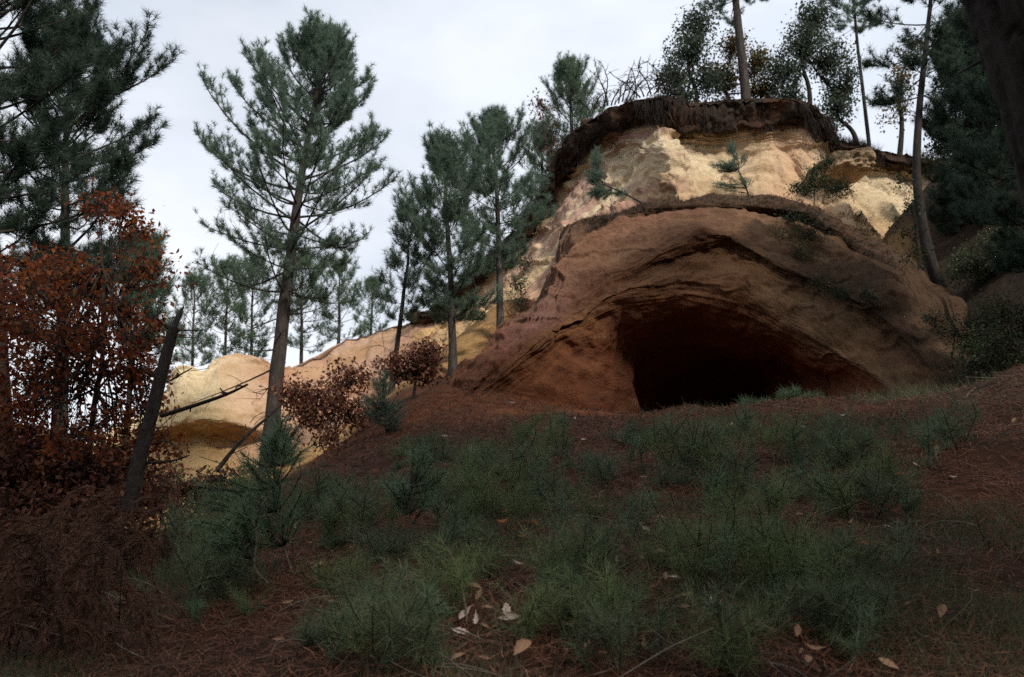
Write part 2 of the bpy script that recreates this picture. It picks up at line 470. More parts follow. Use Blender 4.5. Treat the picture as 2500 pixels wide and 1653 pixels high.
def tps_fit(c):
    d = np.linalg.norm(c[:, None, :2] - c[None, :, :2], axis=-1)
    K = np.where(d > 0, d * d * np.log(d + 1e-12), 0) + np.eye(len(c)) * 0.15
    A = np.zeros((len(c) + 3,) * 2)
    A[:len(c), :len(c)] = K
    A[:len(c), -3:] = np.c_[np.ones(len(c)), c[:, :2]]
    A[-3:, :len(c)] = A[:len(c), -3:].T
    return np.linalg.solve(A, np.r_[c[:, 2], 0, 0, 0])
TW = tps_fit(CT)
def tps(x, y):
    z = TW[-3] + TW[-2] * x + TW[-1] * y
    for k in range(len(CT)):
        d2 = (x - CT[k, 0]) ** 2 + (y - CT[k, 1]) ** 2
        z = z + TW[k] * 0.5 * d2 * np.log(d2 + 1e-12)
    return z

U1 = [(1000, 775, 26.5), (1060, 765, 26), (1110, 715, 25.5), (1170, 650, 25), (1244, 590, 24.3), (1307, 495, 23.6), (1360, 390, 23), (1413, 316, 22.5),
      (1497, 269, 22), (1613, 243, 21.3), (1687, 258, 21.7), (1813, 250, 22), (1950, 255, 22), (2003, 287, 22), (2045, 350, 22), (2098, 362, 21.7), (2204, 392, 22.5), (2350, 400, 22.5)]
O1 = [(200, 1075, 26), (250, 1045, 26), (320, 1005, 26), (380, 962, 25.6), (420, 915, 25.1), (455, 900, 25), (490, 912, 25), (520, 892, 25.2), (545, 874, 25.4), (620, 882, 26), (690, 895, 27), (760, 872, 28), (830, 834, 28.5), (930, 808, 28), (1000, 778, 27), (1060, 765, 26.3)]
edge = np.concatenate([PR(O1)[:-2], PR(U1)])
EX, EYY, EZ = edge[:, 0], edge[:, 1], edge[:, 2]
o = np.argsort(EX); EX, EYY, EZ = EX[o], EYY[o], EZ[o]

def ground_z(x, y):
    r = np.hypot(x, y)
    z = tps(np.clip(x, -34, 34), np.clip(y, -34, 48))
    ye = np.interp(x, EX, EYY); ze = np.interp(x, EX, EZ)
    ze = ze - 0.15 - 0.02 * np.maximum(0, y - ye)
    m = sstep(0.5, 1.7, y - ye) * sstep(EX[0] - 2.5, EX[0] + 0.5, x) * (1 - sstep(26, 40, y - ye))
    m = m * np.where(x > EX[-1], 1 - sstep(0, 3, x - EX[-1]), 1)
    z = z + (np.maximum(ze, z - 3) - z) * m
    far = sstep(45, 140, r)
    z = z * (1 - far) + 2.0 * far
    p = np.stack([x, y, np.zeros_like(x)], -1)
    near = 1 - sstep(25, 60, r)
    z = z + near * (0.16 * fbm(p * 0.55, 3) + 0.075 * fbm(p * 2.1 + 5, 3) + 0.03 * fbm(p * 7 + 2, 2))
    return z

def axis(lo, hi, step, far):
    core = np.arange(lo, hi + step * 0.5, step)
    k = np.cumsum(step * 1.22 ** np.arange(1, 60))
    k = k[k < far]
    return np.concatenate([lo - k[::-1], core, hi + k])
gx = axis(-9, 10, 0.085, 1500); gy = axis(1, 21, 0.085, 1500)
GX, GY = np.meshgrid(gx, gy)
GZ = ground_z(GX, GY)
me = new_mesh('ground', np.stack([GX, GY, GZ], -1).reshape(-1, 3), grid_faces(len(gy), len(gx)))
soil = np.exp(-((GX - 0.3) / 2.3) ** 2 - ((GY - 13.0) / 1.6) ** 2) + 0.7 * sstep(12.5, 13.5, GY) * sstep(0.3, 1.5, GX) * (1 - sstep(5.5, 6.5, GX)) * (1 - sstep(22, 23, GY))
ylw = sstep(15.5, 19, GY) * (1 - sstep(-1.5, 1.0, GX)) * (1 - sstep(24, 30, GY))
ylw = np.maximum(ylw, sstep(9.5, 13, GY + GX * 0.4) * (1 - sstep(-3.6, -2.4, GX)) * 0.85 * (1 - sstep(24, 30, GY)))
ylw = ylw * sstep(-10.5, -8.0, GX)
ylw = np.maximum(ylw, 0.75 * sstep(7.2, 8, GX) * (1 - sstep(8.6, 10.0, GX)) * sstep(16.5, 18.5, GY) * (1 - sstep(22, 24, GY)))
edge_dark = sstep(4.4, 6.2, GX) * sstep(5, 8, GY) + 0.6 * (1 - sstep(3.5, 6.5, GY)) + 0.75 * sstep(3.0, 6.0, GX) * (1 - sstep(11.0, 12.5, GY)) + 0.8 * (1 - sstep(-4.5, -2.2, GX)) * (1 - sstep(10, 12, GY))  # edge darkening painted into the soil colour: right, near and lower left
set_zone(me, np.clip(soil, 0, 1), np.clip(ylw, 0, 1), np.clip(edge_dark, 0, 1))
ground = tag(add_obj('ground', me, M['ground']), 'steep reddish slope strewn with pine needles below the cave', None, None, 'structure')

def gz(x, y):
    """height of the built ground sheet"""
    x = np.asarray(x, float); y = np.asarray(y, float)
    i = np.clip(np.searchsorted(gx, x) - 1, 0, len(gx) - 2); j = np.clip(np.searchsorted(gy, y) - 1, 0, len(gy) - 2)
    fx = (x - gx[i]) / (gx[i + 1] - gx[i]); fy = (y - gy[j]) / (gy[j + 1] - gy[j])
    return (GZ[j, i] * (1 - fx) + GZ[j, i + 1] * fx) * (1 - fy) + (GZ[j + 1, i] * (1 - fx) + GZ[j + 1, i + 1] * fx) * fy

def on_ground(px, py, y0=2.0, y1=22.0):
    """first point of the ground on the sight line through a photo position"""
    Y = np.linspace(y0, y1, 500)
    a = P(px, py, 1.0)
    x = a[0] * Y; z = EYE + (a[2] - EYE) * Y
    hit = np.nonzero(gz(x, Y) >= z)[0]
    k = hit[0] if len(hit) else 300
    return np.array([x[k], Y[k], float(gz(x[k], Y[k]))])

# ------------------------------------------------------------------ rock
def rock(name, rows, nu, nv, mat, amp, uscale, vscale, label, cover=None, seed=0.0, strata=None, ribs=0.0, crack=0.22, lump=0.0):
    g = loft(rows, nu, nv)
    n = grid_normals(g)
    V, Uu = np.meshgrid(np.linspace(0, 1, nv), np.linspace(0, 1, nu), indexing='ij')
    pz = np.stack([Uu * uscale, V * vscale, np.full_like(Uu, seed)], -1)
    warp = 0.5 * fbm(g * 0.5 + seed, 3)
    pz[..., 1] += warp * vscale * 0.05
    st = strata(V, Uu) if strata else 1.0
    d = amp * (0.50 * fbm(g * 0.42 + seed, 2) + 0.16 * np.abs(fbm(g * 0.9 + seed + 5, 2)) + 0.05 * fbm(g * 2.2 + seed, 3))
    d += st * amp * (0.085 * fbm(pz * 0.5, 5, 0.6, ridged=True) + 0.075 * fbm(pz * 1.7 + 3, 4, 0.65) + 0.045 * fbm(g * 3.0 + seed, 4, 0.6, ridged=True))
    if lump:
        d += lump * fbm(g * np.array([0.9, 0.9, 1.2]) + seed + 8, 4, 0.5) + 0.16 * lump * fbm(g * np.array([3.2, 3.2, 0.7]) + seed, 3, 0.6, ridged=True)
    if ribs:
        d += ribs * (fbm(g * np.array([0.75, 0.75, 0.30]) + seed + 2, 3, 0.5, ridged=True) * 0.8 + 0.35 * fbm(g * np.array([2.0, 2.0, 1.1]) + seed, 4, 0.55, ridged=True))
    cr = 1 - np.abs(fbm(g * np.array([0.40, 0.40, 0.75]) + 3.3 + seed, 4, 0.5))
    d -= st * amp * crack * sstep(0.965, 0.998, cr)
    d += amp * 0.030 * fbm(g * 9, 3)
    g = g + n * d[..., None]
    me = new_mesh(name, g.reshape(-1, 3), grid_faces(nv, nu))
    set_zone(me, V, Uu, cover(V, Uu, g) if cover else np.zeros_like(V))
    return tag(add_obj(name, me, mat), label, None, None, 'structure'), g

# upper cliff
U2 = [(1000, 785), (1060, 780), (1115, 735), (1180, 672), (1260, 605), (1330, 508), (1395, 415), (1455, 352), (1510, 322), (1613, 304), (1690, 322), (1805, 320), (1940, 308), (2000, 335), (2040, 385), (2100, 392), (2204, 415), (2350, 425)]
U2 = [(x, y, u[2] + 0.30) for (x, y), u in zip(U2, U1)]
U3 = [(1010, 830, 25.5), (1070, 820, 25), (1130, 790, 24.3), (1200, 740, 23.6), (1285, 660, 22.9), (1370, 570, 22.4), (1450, 470, 22.0), (1510, 410, 21.9), (1565, 375, 21.4), (1632, 366, 19.5), (1700, 385, 21.3),
      (1810, 390, 21.9), (1930, 375, 21.8), (1985, 405, 21.3), (2070, 440, 20.7), (2120, 455, 21.5), (2200, 480, 22.0), (2340, 490, 22.2)]
U4 = [(1020, 900, 24), (1090, 880, 23.2), (1160, 850, 22.5), (1240, 790, 21.9), (1320, 710, 21.3), (1400, 620, 20.9), (1475, 530, 20.7), (1530, 495, 20.5), (1585, 480, 20.2), (1660, 478, 18.6), (1735, 490, 20.2),
      (1810, 490, 20.6), (1920, 495, 20.5), (1985, 510, 19.9), (2080, 515, 19.3), (2140, 535, 19.9), (2210, 570, 20.6), (2330, 580, 20.8)]
U5 = [(1040, 990, 22.5), (1120, 960, 21.8), (1190, 930, 21), (1270, 880, 20.2), (1350, 800, 19.6), (1420, 720, 19.2), (1500, 640, 19), (1560, 600, 18.8), (1620, 590, 18.5), (1680, 590, 18), (1740, 600, 18.4),
      (1810, 610, 18.7), (1920, 620, 18.8), (2000, 640, 18.4), (2100, 640, 17.8), (2180, 650, 18.2), (2240, 680, 18.7), (2340, 700, 19.2)]
w1, w2, w3, w4, w5 = map(PR, (U1, U2, U3, U4, U5))
back = np.array([0, 2.4, 0.0])
rock('upper_cliff', [w1 + back, w1 + back * 0.4, w1, w2, 0.5 * (w2 + w3) + np.array([0, 0.25, 0]), w3, w4, w5], 620, 300, M['rock_upper'], 0.70, 26, 60,
     'pale cream and orange ochre cliff rising behind the ledge above the cave',
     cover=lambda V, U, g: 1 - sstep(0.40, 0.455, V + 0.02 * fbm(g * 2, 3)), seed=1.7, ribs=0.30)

# turf overhanging the top of the upper cliff
f_ = np.array([0, -1.0, 0.0]); up_ = np.array([0, 0, 1.0])
tk = np.interp(np.arange(len(U1)), [0, 2, 4, 6, 12, 14, 17], [0.08, 0.12, 0.26, 0.30, 0.17, 0.13, 0.08])[:, None]
T = [w1 + back * 1.3 + 0.3 * tk * up_, w1 + back * 0.5 + 0.45 * tk * up_, w1 + 0.3 * tk * up_, w1 + 0.75 * tk * f_, 0.5 * (w1 + w2) + 1.0 * tk * f_, w2 + 0.65 * tk * f_, w2 + 0.25 * tk * f_ + 0.1 * up_, 0.8 * w2 + 0.2 * w1 + np.array([0, 0.7, 0.2])]
g = loft(T, 620, 80)
n = grid_normals(g)
g = g + n * (0.24 * fbm(g * 1.0, 4) + 0.14 * fbm(g * np.array([3.5, 3.5, 1.0]), 3, ridged=True) + 0.03 * fbm(g * 11, 2))[..., None]
rag = sstep(30, 60, np.arange(80))[:, None]
g[..., 2] += rag * (0.46 * fbm(np.stack([g[..., 0] * 1.7, g[..., 1] * 1.7, 0 * g[..., 0]], -1), 4, 0.6) + 0.05)
TURF = g
me = new_mesh('turf', g.reshape(-1, 3), grid_faces(80, 620))
t = NT('dark_turf')
pp = t.pos()
nn = t.noise(t.mapping(pp, (14, 14, 3.5)), 1, 5, 0.7)
n2 = t.noise(pp, 0.8, 3)
c = t.ramp(nn, [(0.3, (0.016, 0.012, 0.011)), (0.55, (0.042, 0.030, 0.024)), (0.8, (0.095, 0.070, 0.055))])
c = t.mix(t.ramp(n2, [(0.50, 0.0), (0.68, 0.7)]), c, (0.10, 0.046, 0.027))
M['turf'] = t.finish(c, 1.0, nn, 1.0, 0.08, spec=0.05)
tag(add_obj('turf', me, M['turf']), 'dark root-bound turf overhanging the top of the pale cliff', None, None, 'structure')

# cave block: nested arches, from the ledge behind to the back of the hollow
D1 = [(1030, 1010, 13.6), (1070, 970, 13.9), (1140, 905, 14.5), (1212, 845, 15), (1275, 780, 15.6), (1297, 740, 15.8), (1318, 685, 16), (1345, 635, 16.2), (1388, 575, 16.5), (1445, 530, 16.8), (1508, 508, 17), (1570, 492, 17), (1687, 484, 17),
      (1824, 482, 17), (1950, 490, 17), (2010, 512, 17), (2109, 565, 16.8), (2193, 618, 16.5), (2300, 720, 15.8), (2400, 860, 14.5), (2450, 1030, 13.6)]
D2 = [(1045, 1020, 13.3), (1085, 980, 13.5), (1150, 915, 13.9), (1225, 850, 14.2), (1290, 790, 14.5), (1320, 745, 14.8), (1345, 690, 15), (1375, 640, 15.2), (1420, 595, 15.4), (1480, 560, 15.6), (1540, 540, 15.6), (1600, 530, 15.6), (1700, 525, 15.6),
      (1824, 525, 15.8), (1940, 540, 16), (2000, 570, 15.9), (2090, 630, 15.6), (2180, 690, 15.2), (2280, 790, 14.6), (2370, 910, 13.9), (2420, 1040, 13.2)]
D3 = [(1060, 1030, 13.00), (1105, 990, 13.15), (1165, 925, 13.50), (1240, 860, 13.95), (1305, 805, 14.20), (1345, 765, 14.45), (1380, 725, 14.60), (1430, 685, 14.75), (1490, 650, 14.80), (1560, 628, 14.75), (1640, 595, 14.65), (1700, 572, 14.65), (1771, 566, 14.75),
      (1830, 590, 15.00), (1920, 640, 15.10), (1990, 670, 15.00), (2070, 710, 14.80), (2160, 760, 14.50), (2250, 850, 14.00), (2330, 950, 13.50), (2390, 1050, 12.90)]
D4 = [(1075, 1035, 13.00), (1120, 1000, 13.15), (1180, 935, 13.50), (1255, 872, 13.85), (1320, 818, 14.05), (1360, 780, 14.25), (1400, 748, 14.40), (1450, 712, 14.55), (1510, 682, 14.60), (1580, 660, 14.62), (1650, 638, 14.70), (1710, 622, 14.85), (1780, 622, 15.00),
      (1840, 648, 15.10), (1920, 690, 15.10), (1990, 715, 15.00), (2060, 755, 14.80), (2140, 810, 14.50), (2220, 890, 14.05), (2300, 975, 13.50), (2360, 1055, 12.95)]
D5 = [(1090, 1040, 13.00), (1135, 1005, 13.10), (1195, 945, 13.45), (1270, 880, 13.75), (1332, 824, 13.95), (1370, 788, 14.10), (1415, 757, 14.20), (1476, 724, 14.30), (1530, 705, 14.30), (1600, 690, 14.30), (1660, 680, 14.30), (1720, 685, 14.40), (1790, 705, 14.50),
      (1850, 735, 14.60), (1920, 775, 14.55), (1990, 815, 14.40), (2050, 855, 14.20), (2120, 900, 13.95), (2190, 960, 13.60), (2260, 1010, 13.30), (2300, 1060, 12.90)]
D6 = [(1130, 1050, 13.15), (1180, 1020, 13.40), (1250, 965, 13.80), (1320, 905, 14.15), (1375, 855, 14.40), (1415, 840, 14.42), (1460, 828, 14.47), (1510, 806, 14.65), (1560, 794, 14.70), (1620, 784, 14.75), (1680, 778, 14.80), (1740, 786, 14.90), (1800, 801, 14.95),
      (1860, 824, 15.00), (1920, 856, 14.95), (1980, 894, 14.80), (2040, 918, 14.57), (2100, 940, 14.30), (2160, 985, 13.95), (2210, 1025, 13.60), (2250, 1060, 13.20)]
D7 = [(1515, 1063, 14.85), (1515, 1043, 14.95), (1515, 1003, 15.05), (1517, 974, 15.15), (1520, 944, 15.24), (1526, 921, 15.42), (1540, 897, 15.68), (1565, 877, 15.90), (1600, 863, 16.15), (1640, 853, 16.35), (1690, 848, 16.45), (1740, 851, 16.55), (1800, 860, 16.55), (1860, 873, 16.55), (1890, 872, 16.58), (1925, 900, 16.36), (1948, 932, 16.04), (1960, 965, 15.72), (1968, 1000, 15.40), (1974, 1035, 15.08), (1980, 1065, 14.76)]
d1, d2, d3, d4, d5, d6, d7 = map(PR, (D1, D2, D3, D4, D5, D6, D7))
lw = np.interp(np.arange(21), [8, 11, 14, 18], [0, 0.8, 0.8, 0])
DA = [(0.5 * (a_[0] + b_[0]), 0.5 * (a_[1] + b_[1]) - 2 * w_, 0.5 * (a_[2] + b_[2]) - 0.25 * w_) for a_, b_, w_ in zip(D1, D2, lw)]
DB = [(0.15 * a_[0] + 0.85 * b_[0], 0.15 * a_[1] + 0.85 * b_[1] + 2 * w_, 0.15 * a_[2] + 0.85 * b_[2] + 0.42 * w_) for a_, b_, w_ in zip(D1, D2, lw)]
D2 = [(b_[0], b_[1] + 16 * w_, b_[2] - 0.05 * w_) for b_, w_ in zip(D2, lw)]
da, db, d2 = map(PR, (DA, DB, D2))
cc = P(1800, 1010, 19.5)
d8 = d7 * 0.55 + (cc + np.array([-0.4, 0.4, 0.3])) * 0.45
d8[:, 1] = np.maximum(d8[:, 1], 18.0)
d9 = d8 * 0.3 + (cc + np.array([0, 0.9, 0])) * 0.7
d10 = d8 * 0.02 + (cc + np.array([0, 1.0, 0])) * 0.98
bk = np.array([0, 1.0, 0.0])
def cave_cover(V, U, g):
    n_ = fbm(g * 1.3, 3)
    top = (1 - sstep(0.30, 0.335, V + 0.04 * n_)) * sstep(0.36, 0.47, U)
    right = 0.85 * sstep(0.58, 0.66, U) * (1 - sstep(0.46, 0.58, V)) * sstep(-0.25, 0.2, fbm(g * 0.8 + 4, 3))
    return np.maximum(top, right)
_, CAVE = rock('cave_rock', [d1 + bk * 3.2, d1 + bk * 1.2 - np.array([0, 0, 0.05]), d1, da, db, d2, d3, d4, d5, d6, d7, d8, d9, d10], 560, 520, M['rock_cave'], 0.46, 14, 150,
     'hooded brown and purple ochre rock hollowed out into a dark cave', cover=cave_cover, seed=4.2, strata=lambda V, U: 1 - 0.75 * sstep(0.64, 0.70, V), crack=0.10, lump=0.30)

# yellow outcrop on the left
O2 = [(x, y + 16, Y - 0.35) for x, y, Y in O1]
O3 = [(190, 1110, 25), (235, 1085, 24.8), (310, 1050, 24.6), (370, 1020, 24.2), (415, 990, 23.9), (455, 985, 23.8), (495, 985, 23.7), (530, 985, 23.7), (560, 985, 23.8), (610, 985, 24.2), (670, 985, 24.7), (735, 970, 25.2), (800, 945, 25.8), (880, 915, 26), (970, 890, 25.2), (1040, 870, 24.4)]
O4 = [(185, 1130, 24.6), (230, 1105, 24.3), (305, 1075, 24.1), (365, 1052, 23.6), (410, 1040, 23.1), (450, 1030, 22.9), (490, 1022, 22.8), (530, 1028, 22.8), (565, 1030, 22.9), (620, 1040, 23.3), (680, 1040, 24), (750, 1020, 24.6), (820, 1000, 25), (900, 970, 25), (980, 940, 24.4), (1050, 920, 23.7)]
O5 = [(185, 1150, 24.6), (230, 1130, 24.4), (305, 1105, 24.2), (365, 1090, 24), (410, 1080, 23.8), (450, 1072, 23.7), (490, 1065, 23.7), (530, 1068, 23.7), (565, 1072, 23.7), (620, 1078, 23.8), (680, 1080, 24), (750, 1065, 24.2), (820, 1045, 24.4), (900, 1015, 24.2), (985, 985, 23.8), (1060, 960, 23)]
O6 = [(x, y + 75, Y - 1.2) for x, y, Y in O5]
O7 = [(x, y + 180, Y - 2.4) for x, y, Y in O5]
o1, o2, o3, o4, o5, o6, o7 = map(PR, (O1, O2, O3, O4, O5, O6, O7))
rock('yellow_outcrop', [o1 + back, o1 + back * 0.3, o1, o2, o3, o4, o5, o6, o7], 460, 260, M['rock_yellow'], 0.45, 16, 40, 'bright yellow ochre outcrop with a shadowed overhang on the left', seed=9.1,
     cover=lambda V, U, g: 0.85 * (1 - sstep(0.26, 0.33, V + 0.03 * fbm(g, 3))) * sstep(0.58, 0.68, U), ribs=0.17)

# ------------------------------------------------------------------ plants
def needles(mb, pos, dirs, n, length, width, spread, along, rng):
    """n needles for each tuft: pos (K,3), dirs (K,3); length (K,) or scalar"""
    K = len(pos)
    if K == 0: return
    L = np.broadcast_to(np.asarray(length, float), (K,))
    d = unit(dirs)
    s = rng.random((K, n))
    base = pos[:, None] - d[:, None] * (along * s)[..., None]
    rv = rng.normal(size=(K, n, 3))
    rv = rv - (rv * d[:, None]).sum(-1, keepdims=True) * d[:, None]
    rv = unit(rv)
    sp = spread * (0.5 + rng.random((K, n)))
    nd = unit(d[:, None] * np.cos(sp)[..., None] + rv * np.sin(sp)[..., None])
    nd[..., 2] += 0.05
    LL = L[:, None] * (0.65 + 0.5 * rng.random((K, n)))
    tip = base + nd * LL[..., None]
    side = unit(np.cross(nd, rng.normal(size=(K, n, 3)))) * width * 0.5
    v = np.stack([base - side, base + side, tip], 2).reshape(-1, 3)
    mb.tris(v, np.arange(len(v)).reshape(-1, 3))

def leaves(mb, pos, n, rad, size, rng, flat=0.4):
    """n kite leaves round each cluster centre"""
    K = len(pos)
    if K == 0: return
    c = pos[:, None] + rng.normal(size=(K, n, 3)) * rad * 0.6
    ax = unit(rng.normal(size=(K, n, 3)) + np.array([0, 0, -0.5]))
    nr = rng.normal(size=(K, n, 3)); nr[..., 2] += flat * 3
    sd = unit(np.cross(ax, nr)); up = np.cross(sd, ax)
    s = size * (0.6 + 0.7 * rng.random((K, n)))[..., None]
    v = np.stack([c, c + ax * s * 0.45 + sd * s * 0.30 + up * s * 0.08, c + ax * s, c + ax * s * 0.45 - sd * s * 0.30 + up * s * 0.08], 2).reshape(-1, 3)
    i = np.arange(len(v)).reshape(-1, 4)
    mb.tris(v, np.concatenate([i[:, [0, 1, 2]], i[:, [0, 2, 3]]]))

def curve_paths(base, az, el0, el1, L, n, rng, wob=0.05):
    """K branch paths that bend from elevation el0 to el1"""
    K = len(base)
    s = np.linspace(0, 1, n)
    el = el0[:, None] + (el1 - el0)[:, None] * s ** 1.3
    azz = az[:, None] + np.cumsum(rng.normal(size=(K, n)) * wob, 1)
    d = np.stack([np.cos(el) * np.cos(azz), np.cos(el) * np.sin(azz), np.sin(el)], -1)
    step = (L / (n - 1))[:, None, None]
    p = np.concatenate([np.zeros((K, 1, 3)), np.cumsum(d[:, 1:] * step, 1)], 1)
    return base[:, None] + p

def lerp_path(paths, f):
    """paths (K,n,3), f (K,J) -> points (K,J,3), tangents"""
    K, n, _ = paths.shape
    t = f * (n - 1)
    i = np.clip(np.floor(t).astype(int), 0, n - 2)
    w = (t - i)[..., None]
    kk = np.arange(K)[:, None]
    a, b = paths[kk, i], paths[kk, i + 1]
    return a * (1 - w) + b * w, unit(b - a)

def trunk_path(base, top, n, bend, rng):
    s = np.linspace(0, 1, n)[:, None]
    side = np.array([bend[0], bend[1], 0.0])
    w = np.cumsum(rng.normal(size=(n, 3)) * np.array([0.02, 0.02, 0]), 0)
    w[0] = 0
    return base + (top - base) * s + side * (s * (1 - s)) * 4 + w * s

def bark_tube(mb, path, rad, rng, sides=12, plates=False):
    """trunk with ridged bark relief"""
    n = 420 if plates else max(30, len(path) * 4)
    p = crom(path, n); r = np.interp(np.linspace(0, 1, n), np.linspace(0, 1, len(rad)), rad)
    k0 = mb.n
    mb.tubes(p, r, sides)
    v = mb.v[-1].reshape(n, sides, 3)
    c = p[:, None]
    d = v - c
    th = np.arange(sides) * 1.7
    nz = fbm(np.stack([np.broadcast_to(th, (n, sides)), np.broadcast_to(p[:, 2:3] * 2.2, (n, sides)), np.zeros((n, sides))], -1), 2)
    if plates:
        an = np.arange(sides) * 2 * math.pi / sides
        q = np.stack([np.broadcast_to(np.cos(an) * 2.6, (n, sides)), np.broadcast_to(np.sin(an) * 2.6, (n, sides)), np.broadcast_to(p[:, 2:3] * 4.5, (n, sides))], -1)
        pl = np.abs(fbm(q, 3, 0.5))
        nz = nz * 0.6 + 1.1 * (sstep(0.0, 0.16, pl) - 0.6) + 0.25 * fbm(q * 4, 3)
    v = c + d * (1 + 0.10 * nz[..., None])
    mb.v[-1] = v.reshape(-1, 3)

def pine(label, base, top, crown, r0, seed, group=None, mat='needle', bark='bark', bend=(0, 0), whorl=0.42, per=(4, 6), leafy=0.30, nper=16, nlen=0.14,
         sub=9, elev=(0.0, 1.05), dead=0.0, name='pine_tree', tufts=(0.45, 0.7, 0.85, 1.0), nwid=0.008, asym=None, dead_r=0.9, spread=0.9, thin=0.92, tpath=None):
    """crown: [(t, radius)] along the height; below its first t stand dead branches from `dead` on"""
    rng = np.random.default_rng(seed)
    base = np.asarray(base, float); top = np.asarray(top, float)
    H0 = np.linalg.norm(top - base)
    dv = (top - base) / H0
    ext = 0.0
    while base[2] - dv[2] * ext > gz(base[0] - dv[0] * ext, base[1] - dv[1] * ext) and ext < 6:
        ext += 0.05
    base = base - dv * ext
    H = H0 + ext
    crown = [((t_ * H0 + ext) / H, r_) for t_, r_ in crown]
    if dead > 0: dead = (dead * H0 + ext) / H
    root = thing(name, label, 'tree', base, group)
    tp = trunk_path(base, top, 12, bend, rng)
    if tpath is not None:
        tp = crom(PR(tpath), 12)
    tp[0] -= np.array([0, 0, 0.3])
    tr = r0 * (1 - np.linspace(0, 1, 12)) ** 0.8 * 0.93 + 0.012
    tr[0] *= 1.25
    mb = MB(); bark_tube(mb, tp, tr, rng)
    mb.build('trunk', M[bark], root, origin=base)
    br, nd = MB(), MB()
    ct = np.array(crown)
    bb, az, e0, e1, LL, alive = [], [], [], [], [], []
    t = dead if dead > 0 else ct[0, 0]
    a0 = rng.random() * 6.28
    while t < 0.985:
        u = max(0.0, (t - ct[0, 0]) / (1 - ct[0, 0]))
        live = t >= ct[0, 0]
        k = rng.integers(per[0], per[1] + 1) if live else rng.integers(1, 4)
        a0 += 0.9
        for j in range(k):
            az_ = a0 + 6.283 * j / k + rng.normal() * 0.25
            Rr = np.interp(t, ct[:, 0], ct[:, 1]) if live else dead_r
            if asym is not None:
                Rr *= 1 + asym * math.cos(az_)
            e = elev[0] + (elev[1] - elev[0]) * u ** 1.2 + rng.normal() * 0.13
            Rr *= rng.uniform(0.5, 1.18)
            bb.append(lerp_path(tp[None], np.array([[min(0.995, t + rng.normal() * 0.004)]]))[0][0, 0])
            az.append(az_); e0.append(e - (0.15 if not live else 0)); e1.append(e + (rng.uniform(0.15, 0.8) if live else rng.normal() * 0.3))
            LL.append(max(0.15, Rr / max(0.55, math.cos(min(1.25, e + 0.25))))); alive.append(live)
        t += whorl * rng.uniform(0.75, 1.25) * (1 - 0.45 * u) / H
    bb, az, e0, e1, LL, alive = map(np.array, (bb, az, e0, e1, LL, alive))
    LL = np.minimum(LL, np.maximum(0.12, (top[2] + 0.12 - bb[:, 2]) / np.maximum(0.15, np.sin(np.clip(0.5 * (e0 + e1), 0.05, 1.5)))))
    paths = curve_paths(bb, az, e0, e1, LL, 7, rng, 0.06)
    rb = np.clip(0.012 + 0.014 * LL, 0.008, 0.05)[:, None] * np.linspace(1, 0.25, 7)
    br.tubes(paths, rb * 0.62 * min(1.0, r0 / 0.14), 5)
    # side shoots
    pa = paths[alive]; La = LL[alive]; aza = az[alive]
    K = len(pa)
    if K:
        J = sub
        f = leafy + (0.97 - leafy) * (np.arange(J) + 0.5 * rng.random((K, J))) / J
        p0, tg = lerp_path(pa, f)
        sgn = np.where((np.arange(J) % 2)[None] == 0, 1, -1)
        saz = np.arctan2(tg[..., 1], tg[..., 0]) + sgn * rng.uniform(0.5, 1.15, (K, J))
        sel = np.arcsin(np.clip(tg[..., 2], -0.95, 0.95)) * 0.8 + rng.normal(size=(K, J)) * 0.25
        sl = (0.42 * La[:, None] * (1.12 - f) + 0.10) * rng.uniform(0.6, 1.2, (K, J))
        sp = curve_paths(p0.reshape(-1, 3), saz.ravel(), sel.ravel(), np.minimum(1.35, sel.ravel() + 0.75), sl.ravel(), 4, rng, 0.10)
        br.tubes(sp, np.full((len(sp), 4), 0.0045) * np.linspace(1.2, 0.6, 4), 3)
        tf = np.array(tufts)
        q, tq = lerp_path(sp, np.broadcast_to(tf, (len(sp), len(tf))) * rng.uniform(0.8, 1.0, (len(sp), len(tf))))
        ht = np.clip((q[..., 2] - bb[:, 2].min()) / (top[2] - bb[:, 2].min()), 0, 1)
        keep = rng.random(q.shape[:2]) < thin + (0.97 - thin) * sstep(0.35, 0.75, ht)
        needles(nd, q[keep], tq[keep] + np.array([0, 0, 0.15]), nper, nlen, nwid, spread, 0.10, rng)
        # second-order shoots fill the spray
        p2, t2 = lerp_path(sp, rng.uniform(0.25, 0.95, (len(sp), 3)))
        m2 = p2.shape[0] * 3
        s3 = curve_paths(p2.reshape(-1, 3), np.arctan2(t2[..., 1], t2[..., 0]).ravel() + rng.choice([-1, 1], m2) * rng.uniform(0.5, 1.2, m2), np.arcsin(np.clip(t2[..., 2], -1, 1)).ravel(), np.full(m2, 1.0), rng.uniform(0.10, 0.30, m2), 3, rng, 0.1)
        br.tubes(s3, np.full((m2, 3), 0.003), 3)
        k3 = rng.random(m2) < thin + (0.97 - thin) * sstep(0.35, 0.75, np.clip((s3[:, -1, 2] - bb[:, 2].min()) / (top[2] - bb[:, 2].min()), 0, 1))
        s3 = s3[k3]
        needles(nd, s3[:, -1], s3[:, -1] - s3[:, -2] + np.array([0, 0, 0.02]), nper, nlen, nwid, spread, 0.10, rng)
        fe = np.broadcast_to(np.array([0.8, 0.9, 1.0]), (K, 3))
        q, tq = lerp_path(pa, fe)
        needles(nd, q.reshape(-1, 3), tq.reshape(-1, 3), nper + 8, nlen, nwid, spread, 0.12, rng)
    # leader
    q = tp[-1] + np.array([[0, 0, 0.0], [0, 0, -0.12], [0, 0, -0.25]])
